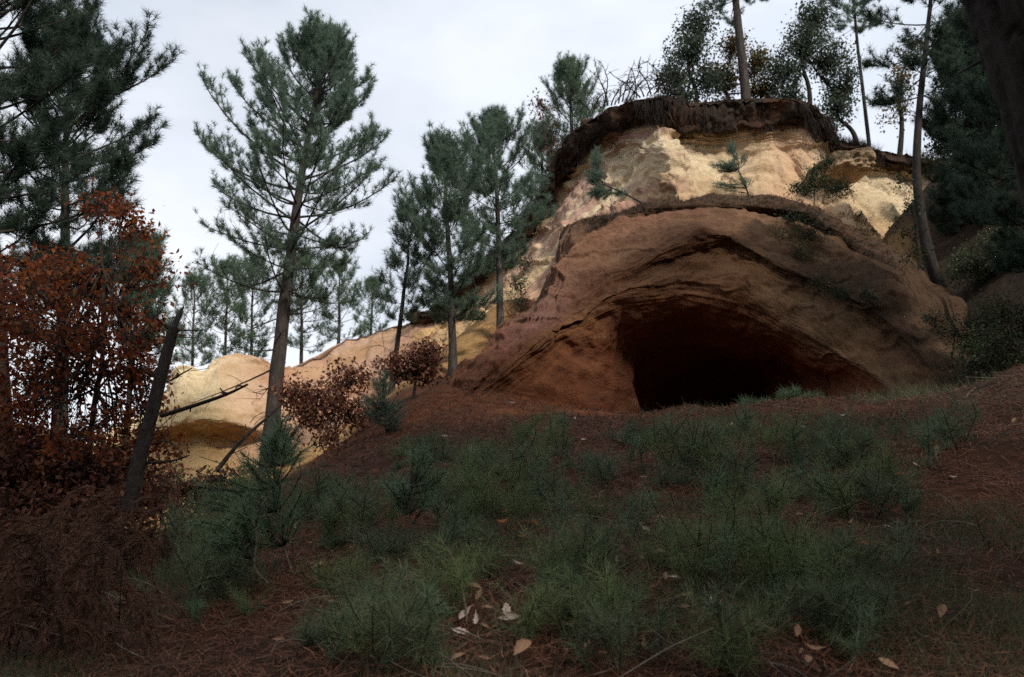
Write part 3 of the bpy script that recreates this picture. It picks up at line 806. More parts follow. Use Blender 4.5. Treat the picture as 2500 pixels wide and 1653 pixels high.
    needles(nd, q, np.repeat([[0, 0, 1.0]], 3, 0), nper + 10, nlen * 1.1, nwid, spread * 0.8, 0.15, rng)
    # twigs on dead branches
    pdead = paths[~alive]
    if len(pdead):
        f = rng.uniform(0.35, 0.95, (len(pdead), 4))
        p0, tg = lerp_path(pdead, f)
        saz = np.arctan2(tg[..., 1], tg[..., 0]) + rng.choice([-1, 1], f.shape) * rng.uniform(0.4, 1.0, f.shape)
        sp = curve_paths(p0.reshape(-1, 3), saz.ravel(), rng.normal(size=f.size) * 0.4, rng.normal(size=f.size) * 0.4, rng.uniform(0.15, 0.5, f.size), 4, rng, 0.15)
        br.tubes(sp, np.full((len(sp), 4), 0.006) * np.linspace(1.2, 0.5, 4), 3)
    br.build('branches', M['branch'], root, origin=base)
    nd.build('crown', M[mat], root, smooth=False, origin=base)
    return root

def blob_tree(label, base, path, r0, blobs, mat, seed, name='oak_tree', cat='tree', group=None, leaf=0.07, per=14, bark='bark_dark', clusters=60, mat2=None, rad=0.18, droop=0.0):
    """broad-leaved plant: trunk along `path`, limbs out to leafy masses blobs=[(centre, (rx,ry,rz), density)]"""
    rng = np.random.default_rng(seed)
    base = np.asarray(base, float)
    root = thing(name, label, cat, base, group)
    path = np.asarray(path, float)
    tb = MB()
    bark_tube(tb, crom(path, 8), r0 * np.linspace(1.1, 0.35, 8), rng, 8)
    tb.build('trunk', M[bark], root, origin=base)
    br = MB(); lv = MB(); lv2 = MB()
    for c, rr, dens in blobs:
        c = np.asarray(c, float)
        s = rng.uniform(0.45, 0.95)
        st = lerp_path(crom(path, 8)[None], np.array([[s]]))[0][0, 0]
        mid = 0.5 * (st + c) + rng.normal(size=3) * 0.12
        limb = crom(np.stack([st, mid, c]), 7)
        br.tubes(limb, np.linspace(r0 * 0.4, r0 * 0.15, 7), 6)
        n = int(clusters * dens)
        u = unit(rng.normal(size=(n, 3))) * (rng.random((n, 1)) ** 0.45)
        cl = c + u * np.asarray(rr)
        st2 = limb[rng.integers(3, 7, n)]
        m2 = 0.5 * (st2 + cl) + rng.normal(size=(n, 3)) * 0.10
        tw = np.stack([st2, 0.6 * st2 + 0.4 * m2 + rng.normal(size=(n, 3)) * 0.03, m2, cl], 1)
        br.tubes(tw, np.broadcast_to(np.linspace(r0 * 0.14 + 0.002, 0.003, 4), (n, 4)), 3)
        pick = rng.random(n) < (0.35 if mat2 else 0.0)
        leaves(lv, cl[~pick], per, rad, leaf, rng)
        leaves(lv2, cl[pick], per, rad, leaf, rng)
    br.build('branches', M['branch'], root, origin=base)
    if lv.n: lv.build('crown', M[mat], root, smooth=False, origin=base)
    if lv2.n: lv2.build('crown', M[mat2], root, smooth=False, origin=base)
    return root

G_SLOPE = 'pines growing at the foot of the cliff'
# tall pine left of centre
pine('tall slender pine left of centre, its trunk leaning right over the yellow outcrop', P(668, 1040, 17), P(790, 98, 17),
     [(0.27, 1.6), (0.36, 2.25), (0.48, 2.35), (0.60, 2.0), (0.72, 1.55), (0.84, 1.05), (0.93, 0.6), (1.0, 0.3)], 0.17, 21, G_SLOPE, bend=(-0.12, 0), whorl=0.42, per=(4, 6), dead=0.10, nper=30, leafy=0.24,
     elev=(-0.18, 1.05), dead_r=1.4, sub=11, nlen=0.14, nwid=0.009, thin=0.55, asym=-0.12)
pine('pine with a forked bushy crown, middle of the three at the foot of the cliff', P(1107, 905, 17), P(1090, 370, 17),
     [(0.22, 0.7), (0.40, 1.15), (0.62, 1.05), (0.8, 0.75), (0.93, 0.45), (1.0, 0.2)], 0.085, 22, G_SLOPE, whorl=0.38, dead=0.06, nper=25, elev=(0.0, 1.15), dead_r=0.8, sub=8, thin=0.7)
pine('pine nearest the cliff with a dense rounded top and grey trunk', P(1222, 815, 18), P(1212, 305, 18),
     [(0.26, 0.7), (0.45, 1.1), (0.65, 1.0), (0.82, 0.75), (0.94, 0.5), (1.0, 0.25)], 0.085, 23, G_SLOPE, bark='bark_grey', whorl=0.38, dead=0.08, nper=25, elev=(0.0, 1.15), dead_r=0.7, sub=8, thin=0.7)
pine('thin sparse pine just right of the tall pine, leaning right', P(962, 900, 17.5), P(1008, 530, 17.5),
     [(0.25, 0.5), (0.5, 0.65), (0.8, 0.4), (1.0, 0.1)], 0.055, 24, G_SLOPE, whorl=0.34, dead=0.1, nper=12, per=(3, 4), elev=(0.0, 1.0), dead_r=0.6, sub=7)
# pine on the rim, left end of the turf
pine('broad cone-shaped pine on the rim where the turf begins', P(1400, 430, 25), P(1385, 170, 25),
     [(0.02, 1.2), (0.3, 1.25), (0.6, 0.95), (0.85, 0.5), (1.0, 0.15)], 0.08, 25, 'trees on top of the cliff', mat='needle_far', whorl=0.32, nper=15, elev=(0.05, 1.15), sub=8)
pine('smaller pine tucked between the rim pine and the turf edge', P(1330, 560, 25.5), P(1320, 330, 25.5),
     [(0.02, 0.8), (0.4, 0.8), (0.8, 0.4), (1.0, 0.1)], 0.05, 26, 'trees on top of the cliff', mat='needle_far', whorl=0.32, nper=14, elev=(0.05, 1.15), sub=7)
# far pines behind the yellow outcrop
far = [(470, 940, 690, 0.9, 33, 'pale green far pine rising directly behind the broken trunk'), (548, 940, 655, 1.0, 34, 'far pine with a rounded crown behind the peak of the yellow outcrop'),
       (612, 930, 640, 0.9, 35, 'far pine just left of the tall pine trunk'), (735, 900, 640, 1.1, 34, 'far pine seen just right of the tall pine trunk'),
       (825, 870, 655, 0.9, 33, 'far pine behind the low part of the ridge, right of the tall pine'), (905, 860, 700, 0.8, 35, 'low far pine behind the ridge beside the thin sparse pine'), (395, 960, 800, 0.8, 36, 'low far pine left of the broken trunk')]
for k, (px, pb, pt, rr, Y, lab) in enumerate(far):
    b, tpt = P(px, pb, Y), P(px + 6, pt, Y)
    pine(lab, b, tpt, [(0.18, 1.1 * rr), (0.45, 1.5 * rr), (0.7, 1.25 * rr), (0.9, 0.6 * rr), (1.0, 0.2)], 0.10, 40 + k, 'far pines behind the yellow outcrop', mat='needle_far', whorl=0.55, nper=9, nlen=0.2, nwid=0.015, elev=(0.1, 1.1), sub=6, tufts=(0.5, 0.8, 1.0), thin=0.8)
# large dark pines on the left
pine('large dark pine at the left edge, rising out of the top left corner', P(20, 1250, 11), P(-60, -180, 11),
     [(0.28, 1.3), (0.5, 1.6), (0.75, 1.3), (1.0, 0.5)], 0.14, 51, 'dark pines on the left', mat='needle_dark', bark='bark_dark', whorl=0.5, nper=30, nlen=0.16, nwid=0.008, sub=10, elev=(0.0, 0.9))
pine('big round-crowned dark pine on the left behind the red oak', P(140, 1200, 13), P(175, 120, 13),
     [(0.40, 0.9), (0.52, 1.5), (0.66, 1.55), (0.82, 1.3), (0.93, 0.9), (1.0, 0.5)], 0.14, 52, 'dark pines on the left', mat='needle_dark', bark='bark_dark', whorl=0.42, nper=30, nlen=0.16, nwid=0.008, sub=10, elev=(0.05, 0.95))
pine('small green pine poking out between the red oak leaves on the left', P(300, 1150, 14), P(345, 600, 14),
     [(0.55, 0.45), (0.75, 0.5), (1.0, 0.15)], 0.06, 53, 'dark pines on the left', mat='needle', bark='bark_dark', whorl=0.32, nper=18, sub=8)

# red oak on the left
B = lambda px, py, Y, rx, rz, d=1.0: (P(px, py, Y), (rx, 0.55 * (rx + rz), rz), d)
ork = np.random.default_rng(611)
OAKB = [B(300, 530, 9.4, 0.26, 0.12, 1.1), B(345, 565, 9.4, 0.14, 0.08, 0.7), B(235, 500, 9.6, 0.25, 0.10, 0.5)]
for yy in range(640, 1130, 46):
    for xx in range(-20, 380, 78):
        if ork.random() < 0.74:
            OAKB.append(B(min(362, xx + ork.normal() * 30), yy + ork.normal() * 16, 8.9 + ork.normal() * 0.5, ork.uniform(0.20, 0.36), ork.uniform(0.04, 0.10), ork.uniform(0.3, 1.0)))
blob_tree('oak with red-brown autumn leaves at the left edge', P(210, 1330, 9), [P(210, 1330, 9), P(222, 1050, 9), P(255, 820, 9), P(245, 600, 9.2)], 0.035,
          OAKB, 'oak_red', 61, leaf=0.066, per=10, clusters=27, rad=0.17)
# brown oak shrubs at the foot of the outcrop
def shrub_at(label, px, py, Y, blobs, mat, seed, name='oak_shrub', group=None, **kw):
    b = P(px, py, Y)
    e = P(blobs[0][0], blobs[0][1], Y)
    return blob_tree(label, b, [b - np.array([0, 0, 0.15]), b * 0.5 + e * 0.5 + np.array([0.03, 0, 0]), e], 0.03 if name != 'bush' else 0.012,
                     [B(x, y, Y + dy, rx, rz, d) for x, y, dy, rx, rz, d in blobs], mat, seed, name=name, cat='shrub', group=group, **kw)
G_OAK = 'dry oak shrubs on the left flank'
shrub_at('largest dry brown oak shrub, between the tall pine trunk and the slope', 830, 1110, 14, [(800, 970, 0, 0.5, 0.35, 1.2), (720, 960, 0, 0.35, 0.25, 0.9), (760, 1010, 0, 0.4, 0.25, 1), (870, 1010, 0.2, 0.35, 0.3, 0.9), (850, 920, 0.3, 0.4, 0.25, 0.9), (800, 1070, -0.2, 0.3, 0.2, 0.5)], 'oak_brown', 71, group=G_OAK, leaf=0.075, per=12, rad=0.13, clusters=55)
shrub_at('dry brown oak shrub under the pines at the cliff foot', 1010, 960, 15, [(1010, 885, 0, 0.45, 0.25, 1), (1050, 860, 0, 0.3, 0.2, 0.8), (955, 905, 0, 0.35, 0.25, 0.8), (1040, 910, 0.1, 0.3, 0.2, 0.7)], 'oak_brown', 72, group=G_OAK, leaf=0.075, per=12, rad=0.13, clusters=55)
shrub_at('thin dry oak sprig in front of the yellow sand, below the big dry shrub', 880, 1120, 13, [(860, 1105, 0, 0.3, 0.12, 0.5), (930, 1085, 0, 0.25, 0.1, 0.4)], 'oak_brown', 73, group=G_OAK, leaf=0.07, per=9, rad=0.12, clusters=40)
# oak with reddish leaves beside the rim pine
shrub_at('small oak with a few reddish leaves left of the rim pine', 1345, 440, 24.6, [(1330, 300, 0, 0.5, 0.4, 0.7), (1360, 370, 0, 0.5, 0.4, 0.8), (1320, 250, 0, 0.3, 0.3, 0.4)], 'oak_brown', 74, name='oak_tree', leaf=0.10, per=9, rad=0.2, mat2='oak_green', clusters=45)
# evergreen oaks on the top
G_TOP = 'trees on top of the cliff'
def top_oak(label, px, py, Y, blobs, seed, mat='oak_green', mat2=None, **kw):
    b = P(px, py, Y)
    e = P(blobs[0][0], blobs[0][1], Y)
    path = [b - np.array([0, 0, 0.4]), b * 0.65 + e * 0.35 + np.array([0.08, 0, 0]), b * 0.3 + e * 0.7 - np.array([0.06, 0, 0]), e]
    return blob_tree(label, b, path, 0.08, [B(x, y, Y + dy, rx, rz, d) for x, y, dy, rx, rz, d in blobs], mat, seed, group=G_TOP, leaf=0.095, per=13, rad=0.24, mat2=mat2, clusters=120, **kw)
top_oak('evergreen oak on the cliff top, left of the tall bare trunk', 1700, 275, 23.5, [(1680, 130, 0, 0.7, 0.6, 1.2), (1640, 190, 0, 0.5, 0.5, 1), (1730, 200, 0, 0.5, 0.5, 0.9), (1700, 60, 0, 0.6, 0.5, 0.9), (1660, 240, 0, 0.5, 0.25, 0.8)], 81)
top_oak('yellowing oak close behind the tall bare trunk', 1775, 275, 24, [(1770, 190, 0, 0.45, 0.5, 1), (1850, 150, 0, 0.4, 0.5, 0.8), (1790, 110, 0, 0.4, 0.4, 0.6), (1860, 220, 0, 0.5, 0.3, 0.8)], 82, 'oak_yellow', 'oak_green')
top_oak('largest evergreen oak on the cliff top, right of the tall bare trunk', 1975, 285, 23.5, [(1960, 110, 0, 0.75, 0.8, 1.5), (2030, 150, 0, 0.6, 0.7, 1.1), (1910, 180, 0, 0.6, 0.5, 1.1), (1990, 40, 0, 0.6, 0.5, 1), (2050, 230, 0, 0.4, 0.4, 0.6), (1930, 240, 0, 0.5, 0.3, 0.7)], 83)
top_oak('thin oak leaning at the right end of the turf', 2095, 350, 23, [(2040, 270, 0, 0.5, 0.4, 0.6), (2000, 310, 0, 0.5, 0.3, 0.7), (2070, 190, 0, 0.3, 0.5, 0.4)], 84)
top_oak('small yellow-leaved oak in front of the bright sky beside the right trunk', 2190, 370, 22.8, [(2205, 190, 0, 0.4, 0.5, 0.35), (2190, 270, 0, 0.4, 0.4, 0.25), (2230, 120, 0, 0.4, 0.4, 0.3)], 85, 'oak_yellow', 'oak_green')
pine('tall pine with a bare trunk on the cliff top, crown out of frame', P(1822, 290, 23.3), P(1745, -330, 23.3),
     [(0.45, 1.2), (0.6, 1.5), (0.8, 1.2), (1.0, 0.4)], 0.19, 86, G_TOP, bark='bark', bend=(0.10, 0), whorl=0.55, nper=22, nlen=0.16, nwid=0.012, elev=(-0.3, 0.9), sub=8)
pine('dark pine high above the right end of the cliff, top cut by the frame', P(2130, 400, 24.5), P(2060, -300, 24.5),
     [(0.45, 1.1), (0.65, 1.6), (0.85, 1.2), (1.0, 0.4)], 0.06, 87, G_TOP, bark='bark_dark', bend=(-0.1, 0), whorl=0.6, nper=20, nlen=0.16, nwid=0.012, elev=(-0.2, 0.9), sub=8)
# right hand pine in front
pine('dark curved pine trunk on the right, standing on the slope beside the cave', P(2300, 720, 16), P(2290, -260, 16),
     [(0.62, 1.1), (0.75, 1.4), (0.9, 1.0), (1.0, 0.3)], 0.125, 91, 'dark trees on the right', mat='needle_dark', bark='bark_dark', tpath=[(2325, 780, 16), (2290, 690, 16), (2262, 600, 16), (2243, 480, 16), (2238, 390, 16), (2246, 250, 16), (2262, 100, 16), (2280, -80, 16), (2295, -260, 16)], whorl=0.55, nper=24, nlen=0.16, nwid=0.010, elev=(-0.3, 0.9), sub=8, per=(3, 4))
pine('dense dark pine behind the right trunk', P(2400, 640, 17), P(2375, 60, 17),
     [(0.12, 1.0), (0.4, 1.1), (0.7, 0.9), (1.0, 0.2)], 0.12, 92, 'dark trees on the right', mat='needle_dark', bark='bark_dark', whorl=0.36, nper=30, nlen=0.15, nwid=0.010, sub=9)
pine('dark pine at the right edge above the steep bank', P(2570, 760, 12), P(2520, -150, 12),
     [(0.1, 1.1), (0.4, 1.3), (0.7, 1.0), (1.0, 0.2)], 0.12, 93, 'dark trees on the right', mat='needle_dark', bark='bark_dark', whorl=0.38, nper=30, nlen=0.15, nwid=0.009, sub=9)
shrub_at('sparse leafy sprigs in front of the pale bank, left of the curved trunk', 2240, 640, 14.8, [(2225, 500, 0, 0.22, 0.15, 0.35), (2215, 560, 0, 0.25, 0.15, 0.35), (2235, 620, 0, 0.25, 0.15, 0.4), (2200, 440, 0.2, 0.15, 0.1, 0.2)], 'shrub', 94, name='bush', leaf=0.06, per=9, rad=0.14, clusters=40)
top_oak('dark broad-leaved tree filling the gap right of the curved trunk', 2390, 560, 17.5, [(2340, 330, 0, 0.6, 0.6, 1.2), (2400, 240, 0, 0.6, 0.6, 1.1), (2350, 480, 0, 0.6, 0.4, 1.0), (2440, 400, 0, 0.5, 0.6, 1.0), (2330, 180, 0, 0.35, 0.4, 0.6)], 95)
# big leaning trunk at the right edge, close by
rng = np.random.default_rng(5)
b = P(2700, 1900, 2.6)
root = thing('leaning_tree', 'black leaning tree trunk very close at the top right corner', 'tree', b)
mb = MB()
bark_tube(mb, np.stack([P(3100, 2300, 2.5), P(2930, 1700, 2.55), P(2800, 1100, 2.6), P(2690, 600, 2.6), P(2575, 210, 2.6), P(2470, -60, 2.6), P(2340, -420, 2.6), P(2160, -900, 2.7)]), np.linspace(0.20, 0.15, 8), rng, 72, True)
mb.build('trunk', M['bark_dark'], root, origin=b)
mb = MB()
mb.tubes(crom(np.stack([P(2560, 40, 2.6), P(2480, 95, 2.9), P(2390, 150, 3.2), P(2330, 185, 3.5)]), 8), np.linspace(0.02, 0.004, 8), 5)
mb.build('branch', M['bark_dark'], root, origin=b)

# unseen pines added outside the frame to shade the slope and the cave
for k, (x, y, h, rr) in enumerate([(7.2, 3.4, 13, 2.4), (9.6, 6.2, 11, 2.2), (8.0, -1.5, 15, 2.6), (-6.5, 0.5, 12, 2.2), (3.6, -2.6, 15, 2.6), (-2.5, -4, 14, 2.4), (5.5, 0.6, 14, 2.4), (-9.5, 5, 12, 2.2)]):
    b = np.array([x, y, float(gz(x, y))])
    pine('unseen pine added outside the picture to shade the slope', b, b + np.array([0.2, 0.1, h]), [(0.30, rr), (0.5, rr * 1.1), (0.75, rr * 0.8), (1.0, 0.3)], 0.16, 200 + k, 'pines outside the picture', mat='needle_dark', bark='bark_dark', whorl=0.75, nper=22, nlen=0.26, nwid=0.03, sub=7, tufts=(0.5, 0.8, 1.0))

# broken dead trunk
b = P(338, 1150, 7.60)
root = thing('broken_tree', 'snapped dead tree trunk with bare side branches leaning right on the left', 'tree', b)
rng = np.random.default_rng(8)
mb = MB()
bark_tube(mb, np.stack([P(315, 1250, 7.60), P(338, 1130, 7.60), P(365, 1030, 7.60), P(390, 930, 7.60), P(408, 860, 7.60), P(424, 800, 7.60)]), [0.066, 0.061, 0.057, 0.053, 0.049, 0.044], rng, 32, True)
mb.build('trunk', M['bark'], root, origin=b)
mb = MB()   # bare splintered tip
bark_tube(mb, np.stack([P(421, 808, 7.60), P(430, 785, 7.60), P(440, 762, 7.60), P(449, 748, 7.60)]), [0.036, 0.031, 0.022, 0.006], rng, 10)
mb.build('splintered_tip', M['bark_grey'], root, origin=b)
for pts, r in [([(395, 1015, 7.60), (450, 998, 7.40), (520, 975, 7.20), (565, 958, 7.10), (604, 939, 7.00)], 0.028), ([(383, 925, 7.60), (350, 905, 7.50), (325, 885, 7.40)], 0.014), ([(415, 930, 7.60), (445, 912, 7.60), (470, 898, 7.60)], 0.013),
               ([(430, 808, 7.60), (470, 806, 7.50), (505, 806, 7.40)], 0.010), ([(425, 822, 7.60), (455, 824, 7.50), (480, 825, 7.40)], 0.007), ([(412, 805, 7.60), (390, 785, 7.50), (372, 772, 7.40)], 0.012), ([(370, 1085, 7.60), (410, 1078, 7.50), (455, 1118, 7.30)], 0.012),
               ([(360, 1130, 7.60), (420, 1125, 7.30), (462, 1112, 7.10)], 0.016)]:
    mb = MB()
    r *= 0.76
    pa = crom(PR(pts), 10)
    mb.tubes(pa, np.linspace(r, r * 0.45, 10), 7)
    k = np.random.default_rng(len(pts) * 7 + int(r * 1000))
    st = lerp_path(pa[None], k.uniform(0.3, 0.95, (1, 4)))[0][0]
    sp = curve_paths(st, k.uniform(0, 6.28, 4), k.normal(size=4) * 0.5, k.normal(size=4) * 0.6, k.uniform(0.05, 0.22, 4), 4, k, 0.2)
    mb.tubes(sp, np.full((4, 4), r * 0.28), 4)
    mb.build('branch', M['branch'], root, origin=b)

# dead fallen bough behind the sapling
b = P(560, 1150, 12)
root = thing('fallen_bough', 'dark dead bough slanting up right in front of the yellow sand', 'branch', b)
mb = MB(); mb.tubes(crom(PR([(530, 1150, 12), (560, 1110, 12), (600, 1065, 12), (640, 1030, 12.1), (690, 985, 12.3)]), 14), np.linspace(0.035, 0.015, 14), 7)
mb.build('branch', M['branch'], root, origin=b)
mb = MB(); k = np.random.default_rng(3)
st = crom(PR([(530, 1150, 12), (560, 1110, 12), (600, 1065, 12), (640, 1030, 12.1), (690, 985, 12.3)]), 30)
mb.tubes(curve_paths(st, k.uniform(0, 6.28, 30), k.normal(size=30) * 0.5, k.normal(size=30) * 0.8 - 0.4, k.uniform(0.1, 0.5, 30), 5, k, 0.25), np.full((30, 5), 0.005), 4)
mb.build('twigs', M['branch'], root, origin=b)

# bare bush on the turf
b = P(1560, 262, 22)
root = thing('bare_bush', 'leafless bush of crooked twigs on the highest point of the turf', 'shrub', b)
k = np.random.default_rng(12)
mb = MB()
sb = np.stack([P(x, np.interp(x, [1440, 1613, 1660], [270, 225, 230]), 21.6 + 0.3 * k.random()) for x in np.linspace(1440, 1660, 26)])
s1 = curve_paths(sb, k.uniform(0, 6.28, 26), k.uniform(0.7, 1.4, 26), k.uniform(0.0, 1.2, 26), k.uniform(0.7, 1.35, 26), 7, k, 0.35)
mb.tubes(s1, np.full((26, 7), 0.02) * np.linspace(1.2, 0.4, 7), 5)
p0, tg = lerp_path(s1, k.uniform(0.3, 1.0, (26, 8)))
s2 = curve_paths(p0.reshape(-1, 3), k.uniform(0, 6.28, 208), k.uniform(-0.3, 1.2, 208), k.uniform(-0.5, 1.0, 208), k.uniform(0.2, 0.55, 208), 5, k, 0.4)
mb.tubes(s2, np.full((208, 5), 0.009) * np.linspace(1.1, 0.5, 5), 4)
mb.build('twigs', M['bark_dark'], root, origin=b)

# ------------------------------------------------------------------ plants on the ledge
def sapling(label, pts, tuftspec, seed, mat='needle', group=None, cat='sapling', name='pine_sapling', r=0.02, nlen=0.12, n=16, stemmat='branch', spread=1.0, wid=0.006):
    """stem through pts; tuftspec: [(px,py,Y,rx,rz,count)] masses of shoots"""
    rng = np.random.default_rng(seed)
    pa = crom(PR(pts), 12)
    b = pa[0]
    root = thing(name, label, cat, b, group)
    mb = MB(); mb.tubes(pa, np.linspace(r, r * 0.4, 12), 6)
    mb.build('stem', M[stemmat], root, origin=b)
    br, nd = MB(), MB()
    for px, py, Y, rx, rz, cnt in tuftspec:
        c = P(px, py, Y)
        u = unit(rng.normal(size=(cnt, 3))) * rng.random((cnt, 1)) ** 0.5
        q = c + u * np.array([rx, 0.5 * (rx + rz), rz])
        near = pa[np.argmin(np.linalg.norm(pa[None] - q[:, None] + np.array([0, 0, 0.15]), axis=-1), 1)]
        dr = unit(q - near + np.array([0, 0, 0.12]))
        br.tubes(np.stack([near, 0.5 * (near + q) - np.array([0, 0, 0.03]), q], 1), np.full((cnt, 3), 0.005), 3)
        needles(nd, np.concatenate([q, q - dr * 0.08]), np.concatenate([dr, dr]), n, nlen, wid, spread, 0.07, rng)
    br.build('branches', M['branch'], root, origin=b)
    nd.build('needles', M[mat], root, smooth=False, origin=b)
    return root

G_L = 'young pines on the ledge above the cave'
sapling('leaning young pine on the left end of the ledge', [(1575, 500, 17.2), (1520, 470, 17.3), (1470, 445, 17.4), (1450, 400, 17.4), (1455, 365, 17.4)],
        [(1457, 385, 17.4, 0.17, 0.24, 60), (1450, 430, 17.4, 0.24, 0.22, 80), (1458, 472, 17.4, 0.27, 0.16, 70), (1510, 470, 17.4, 0.26, 0.12, 24)], 101, group=G_L)
sapling('young pine on the middle of the ledge in front of the brightest rock', [(1830, 485, 17.3), (1815, 440, 17.4), (1795, 400, 17.4), (1785, 345, 17.4)],
        [(1787, 355, 17.4, 0.13, 0.17, 24), (1768, 405, 17.4, 0.28, 0.15, 60), (1800, 390, 17.4, 0.26, 0.2, 24), (1760, 450, 17.4, 0.36, 0.18, 26), (1815, 440, 17.4, 0.25, 0.2, 18)], 102, group=G_L, n=13)
shrub_at('dark green bush at the right end of the ledge under the boulder', 1985, 500, 17.4, [(1985, 440, 0, 0.35, 0.25, 0.9), (1950, 460, 0, 0.25, 0.2, 0.7), (2040, 460, 0, 0.35, 0.3, 0.9), (2010, 400, 0, 0.25, 0.25, 0.5)], 'shrub', 103, name='bush', leaf=0.05, per=12, rad=0.12, clusters=60)
shrub_at('dark heather bush hanging over the right of the hood', 1920, 590, 15.6, [(1890, 580, 0, 0.45, 0.25, 0.8), (1970, 575, 0, 0.45, 0.25, 0.8), (1930, 540, 0.3, 0.6, 0.15, 0.8), (1960, 620, -0.2, 0.3, 0.2, 0.7)], 'shrub', 104, name='bush', leaf=0.035, per=14, rad=0.13, clusters=60)
shrub_at('low green plants clinging to the rock right of the cave arch', 2080, 730, 14.4, [(2050, 710, 0, 0.3, 0.1, 0.6), (2120, 720, 0, 0.3, 0.12, 0.5), (2000, 690, 0, 0.2, 0.08, 0.3)], 'shrub', 105, name='bush', leaf=0.035, per=12, rad=0.1, clusters=50)
shrub_at('low bush on the right flank of the cave rock', 2320, 850, 13.4, [(2330, 810, 0, 0.4, 0.25, 0.9), (2380, 840, 0, 0.35, 0.25, 0.7), (2280, 780, 0.2, 0.25, 0.15, 0.5)], 'shrub', 106, name='bush', leaf=0.035, per=13, rad=0.12, clusters=60)
shrub_at('grey-green tussock on the boulder at the right end of the upper cliff', 2060, 420, 20.3, [(2050, 400, 0, 0.5, 0.12, 0.8), (2090, 385, 0, 0.4, 0.12, 0.6)], 'shrub', 107, name='bush', leaf=0.05, per=12, rad=0.12, clusters=60)
for k, (px, py, Y, lab) in enumerate([(2420, 560, 17.5, 'dark bush high on the right bank behind the curved trunk'), (2470, 680, 15, 'dark bush half way up the right bank at the edge'), (2400, 760, 15.5, 'dark bush on the right bank below the dense pine'), (2465, 860, 13, 'dark bush low on the right bank at the edge'),
                                      (2450, 980, 12, 'dark bush where the right bank meets the slope'), (2330, 470, 20, 'dark bush at the top of the pale bank beside the curved trunk')]):
    p_ = P(px, py, Y); p_[2] = gz(p_[0], p_[1])
    blob_tree(lab, p_, [p_ - np.array([0, 0, 0.1]), p_ + np.array([0.05, 0, 0.25]), p_ + np.array([0, 0, 0.5])], 0.014, [(p_ + np.array([dx, 0, dz]), (0.45, 0.4, 0.28), 0.9) for dx, dz in ((-0.3, 0.35), (0.35, 0.4), (0.0, 0.65))], 'shrub', 620 + k, name='bush', cat='shrub', group='dark bushes on the right bank', leaf=0.045, per=13, rad=0.13, clusters=70)
for k, (px, py, Y, lab) in enumerate([(60, 1170, 8.5, 'brown undergrowth oak at the left edge below the red oak'), (190, 1180, 8.5, 'brown undergrowth oak between the left edge and the broken trunk'), (290, 1190, 9.0, 'brown undergrowth oak just left of the broken trunk base')]):
    shrub_at(lab, px, py + 90, Y, [(px - 50, py - 10, 0, 0.34, 0.2, 1.2), (px + 40, py, 0.1, 0.34, 0.22, 1.2), (px, py + 70, -0.2, 0.45, 0.25, 1.4), (px + 10, py - 60, 0.2, 0.28, 0.14, 0.9), (px - 20, py + 150, -0.5, 0.4, 0.2, 1.0)], 'oak_brown', 640 + k, group='undergrowth on the left', leaf=0.07, per=11, rad=0.15, clusters=50)
for k, (px, py, Y, lab) in enumerate([(400, 1190, 11.5, 'dry brush at the foot of the yellow outcrop beside the broken trunk'), (520, 1200, 11.5, 'dry brush at the foot of the yellow outcrop, under the fallen bough'), (630, 1185, 11.8, 'dry brush at the foot of the yellow outcrop beside the tall pine')]):
    shrub_at(lab, px, py + 60, Y, [(px - 40, py - 5, 0, 0.35, 0.14, 0.9), (px + 40, py + 5, 0.1, 0.35, 0.15, 0.9), (px, py + 40, -0.2, 0.45, 0.18, 1.1), (px + 20, py - 35, 0.2, 0.25, 0.09, 0.5)], 'oak_brown', 660 + k, group='undergrowth on the left', leaf=0.06, per=10, rad=0.14, clusters=45, mat2='shrub')
# boulder at the right end of the upper cliff
th, ph = np.meshgrid(np.linspace(0, math.pi, 60), np.linspace(0, 2 * math.pi, 90), indexing='ij')
bg_ = np.stack([np.sin(th) * np.cos(ph), np.sin(th) * np.sin(ph), np.cos(th)], -1)
bg_ = np.sign(bg_) * np.abs(bg_) ** 0.8 * np.array([0.62, 0.9, 0.34])
bg_ = bg_ * (1 + 0.42 * fbm(bg_ * 2.0 + 9, 4) + 0.14 * fbm(bg_ * 5, 4, ridged=True))[..., None]
me = new_mesh('boulder', bg_.reshape(-1, 3), grid_faces(60, 90))
set_zone(me, np.full(th.shape, 0.45), np.full(th.shape, 0.8), 0.3 + 0.4 * sstep(-0.1, 0.2, bg_[..., 2]))
bo = tag(add_obj('boulder', me, M['rock_upper']), 'mossy boulder jutting from the right end of the upper cliff', 'boulder')
bo.location = P(2050, 412, 20.9); bo.rotation_euler = (0.1, -0.25, 0.3)
# tufts of green at the foot of the cliff on the left
shrub_at('small bush at the foot of the cliff beside the grey pine trunk', 1270, 750, 17, [(1270, 690, 0, 0.2, 0.15, 0.5), (1285, 640, 0.3, 0.18, 0.12, 0.4), (1265, 740, 0, 0.18, 0.15, 0.4)], 'shrub', 108, name='bush', leaf=0.05, per=11, rad=0.12, clusters=45)

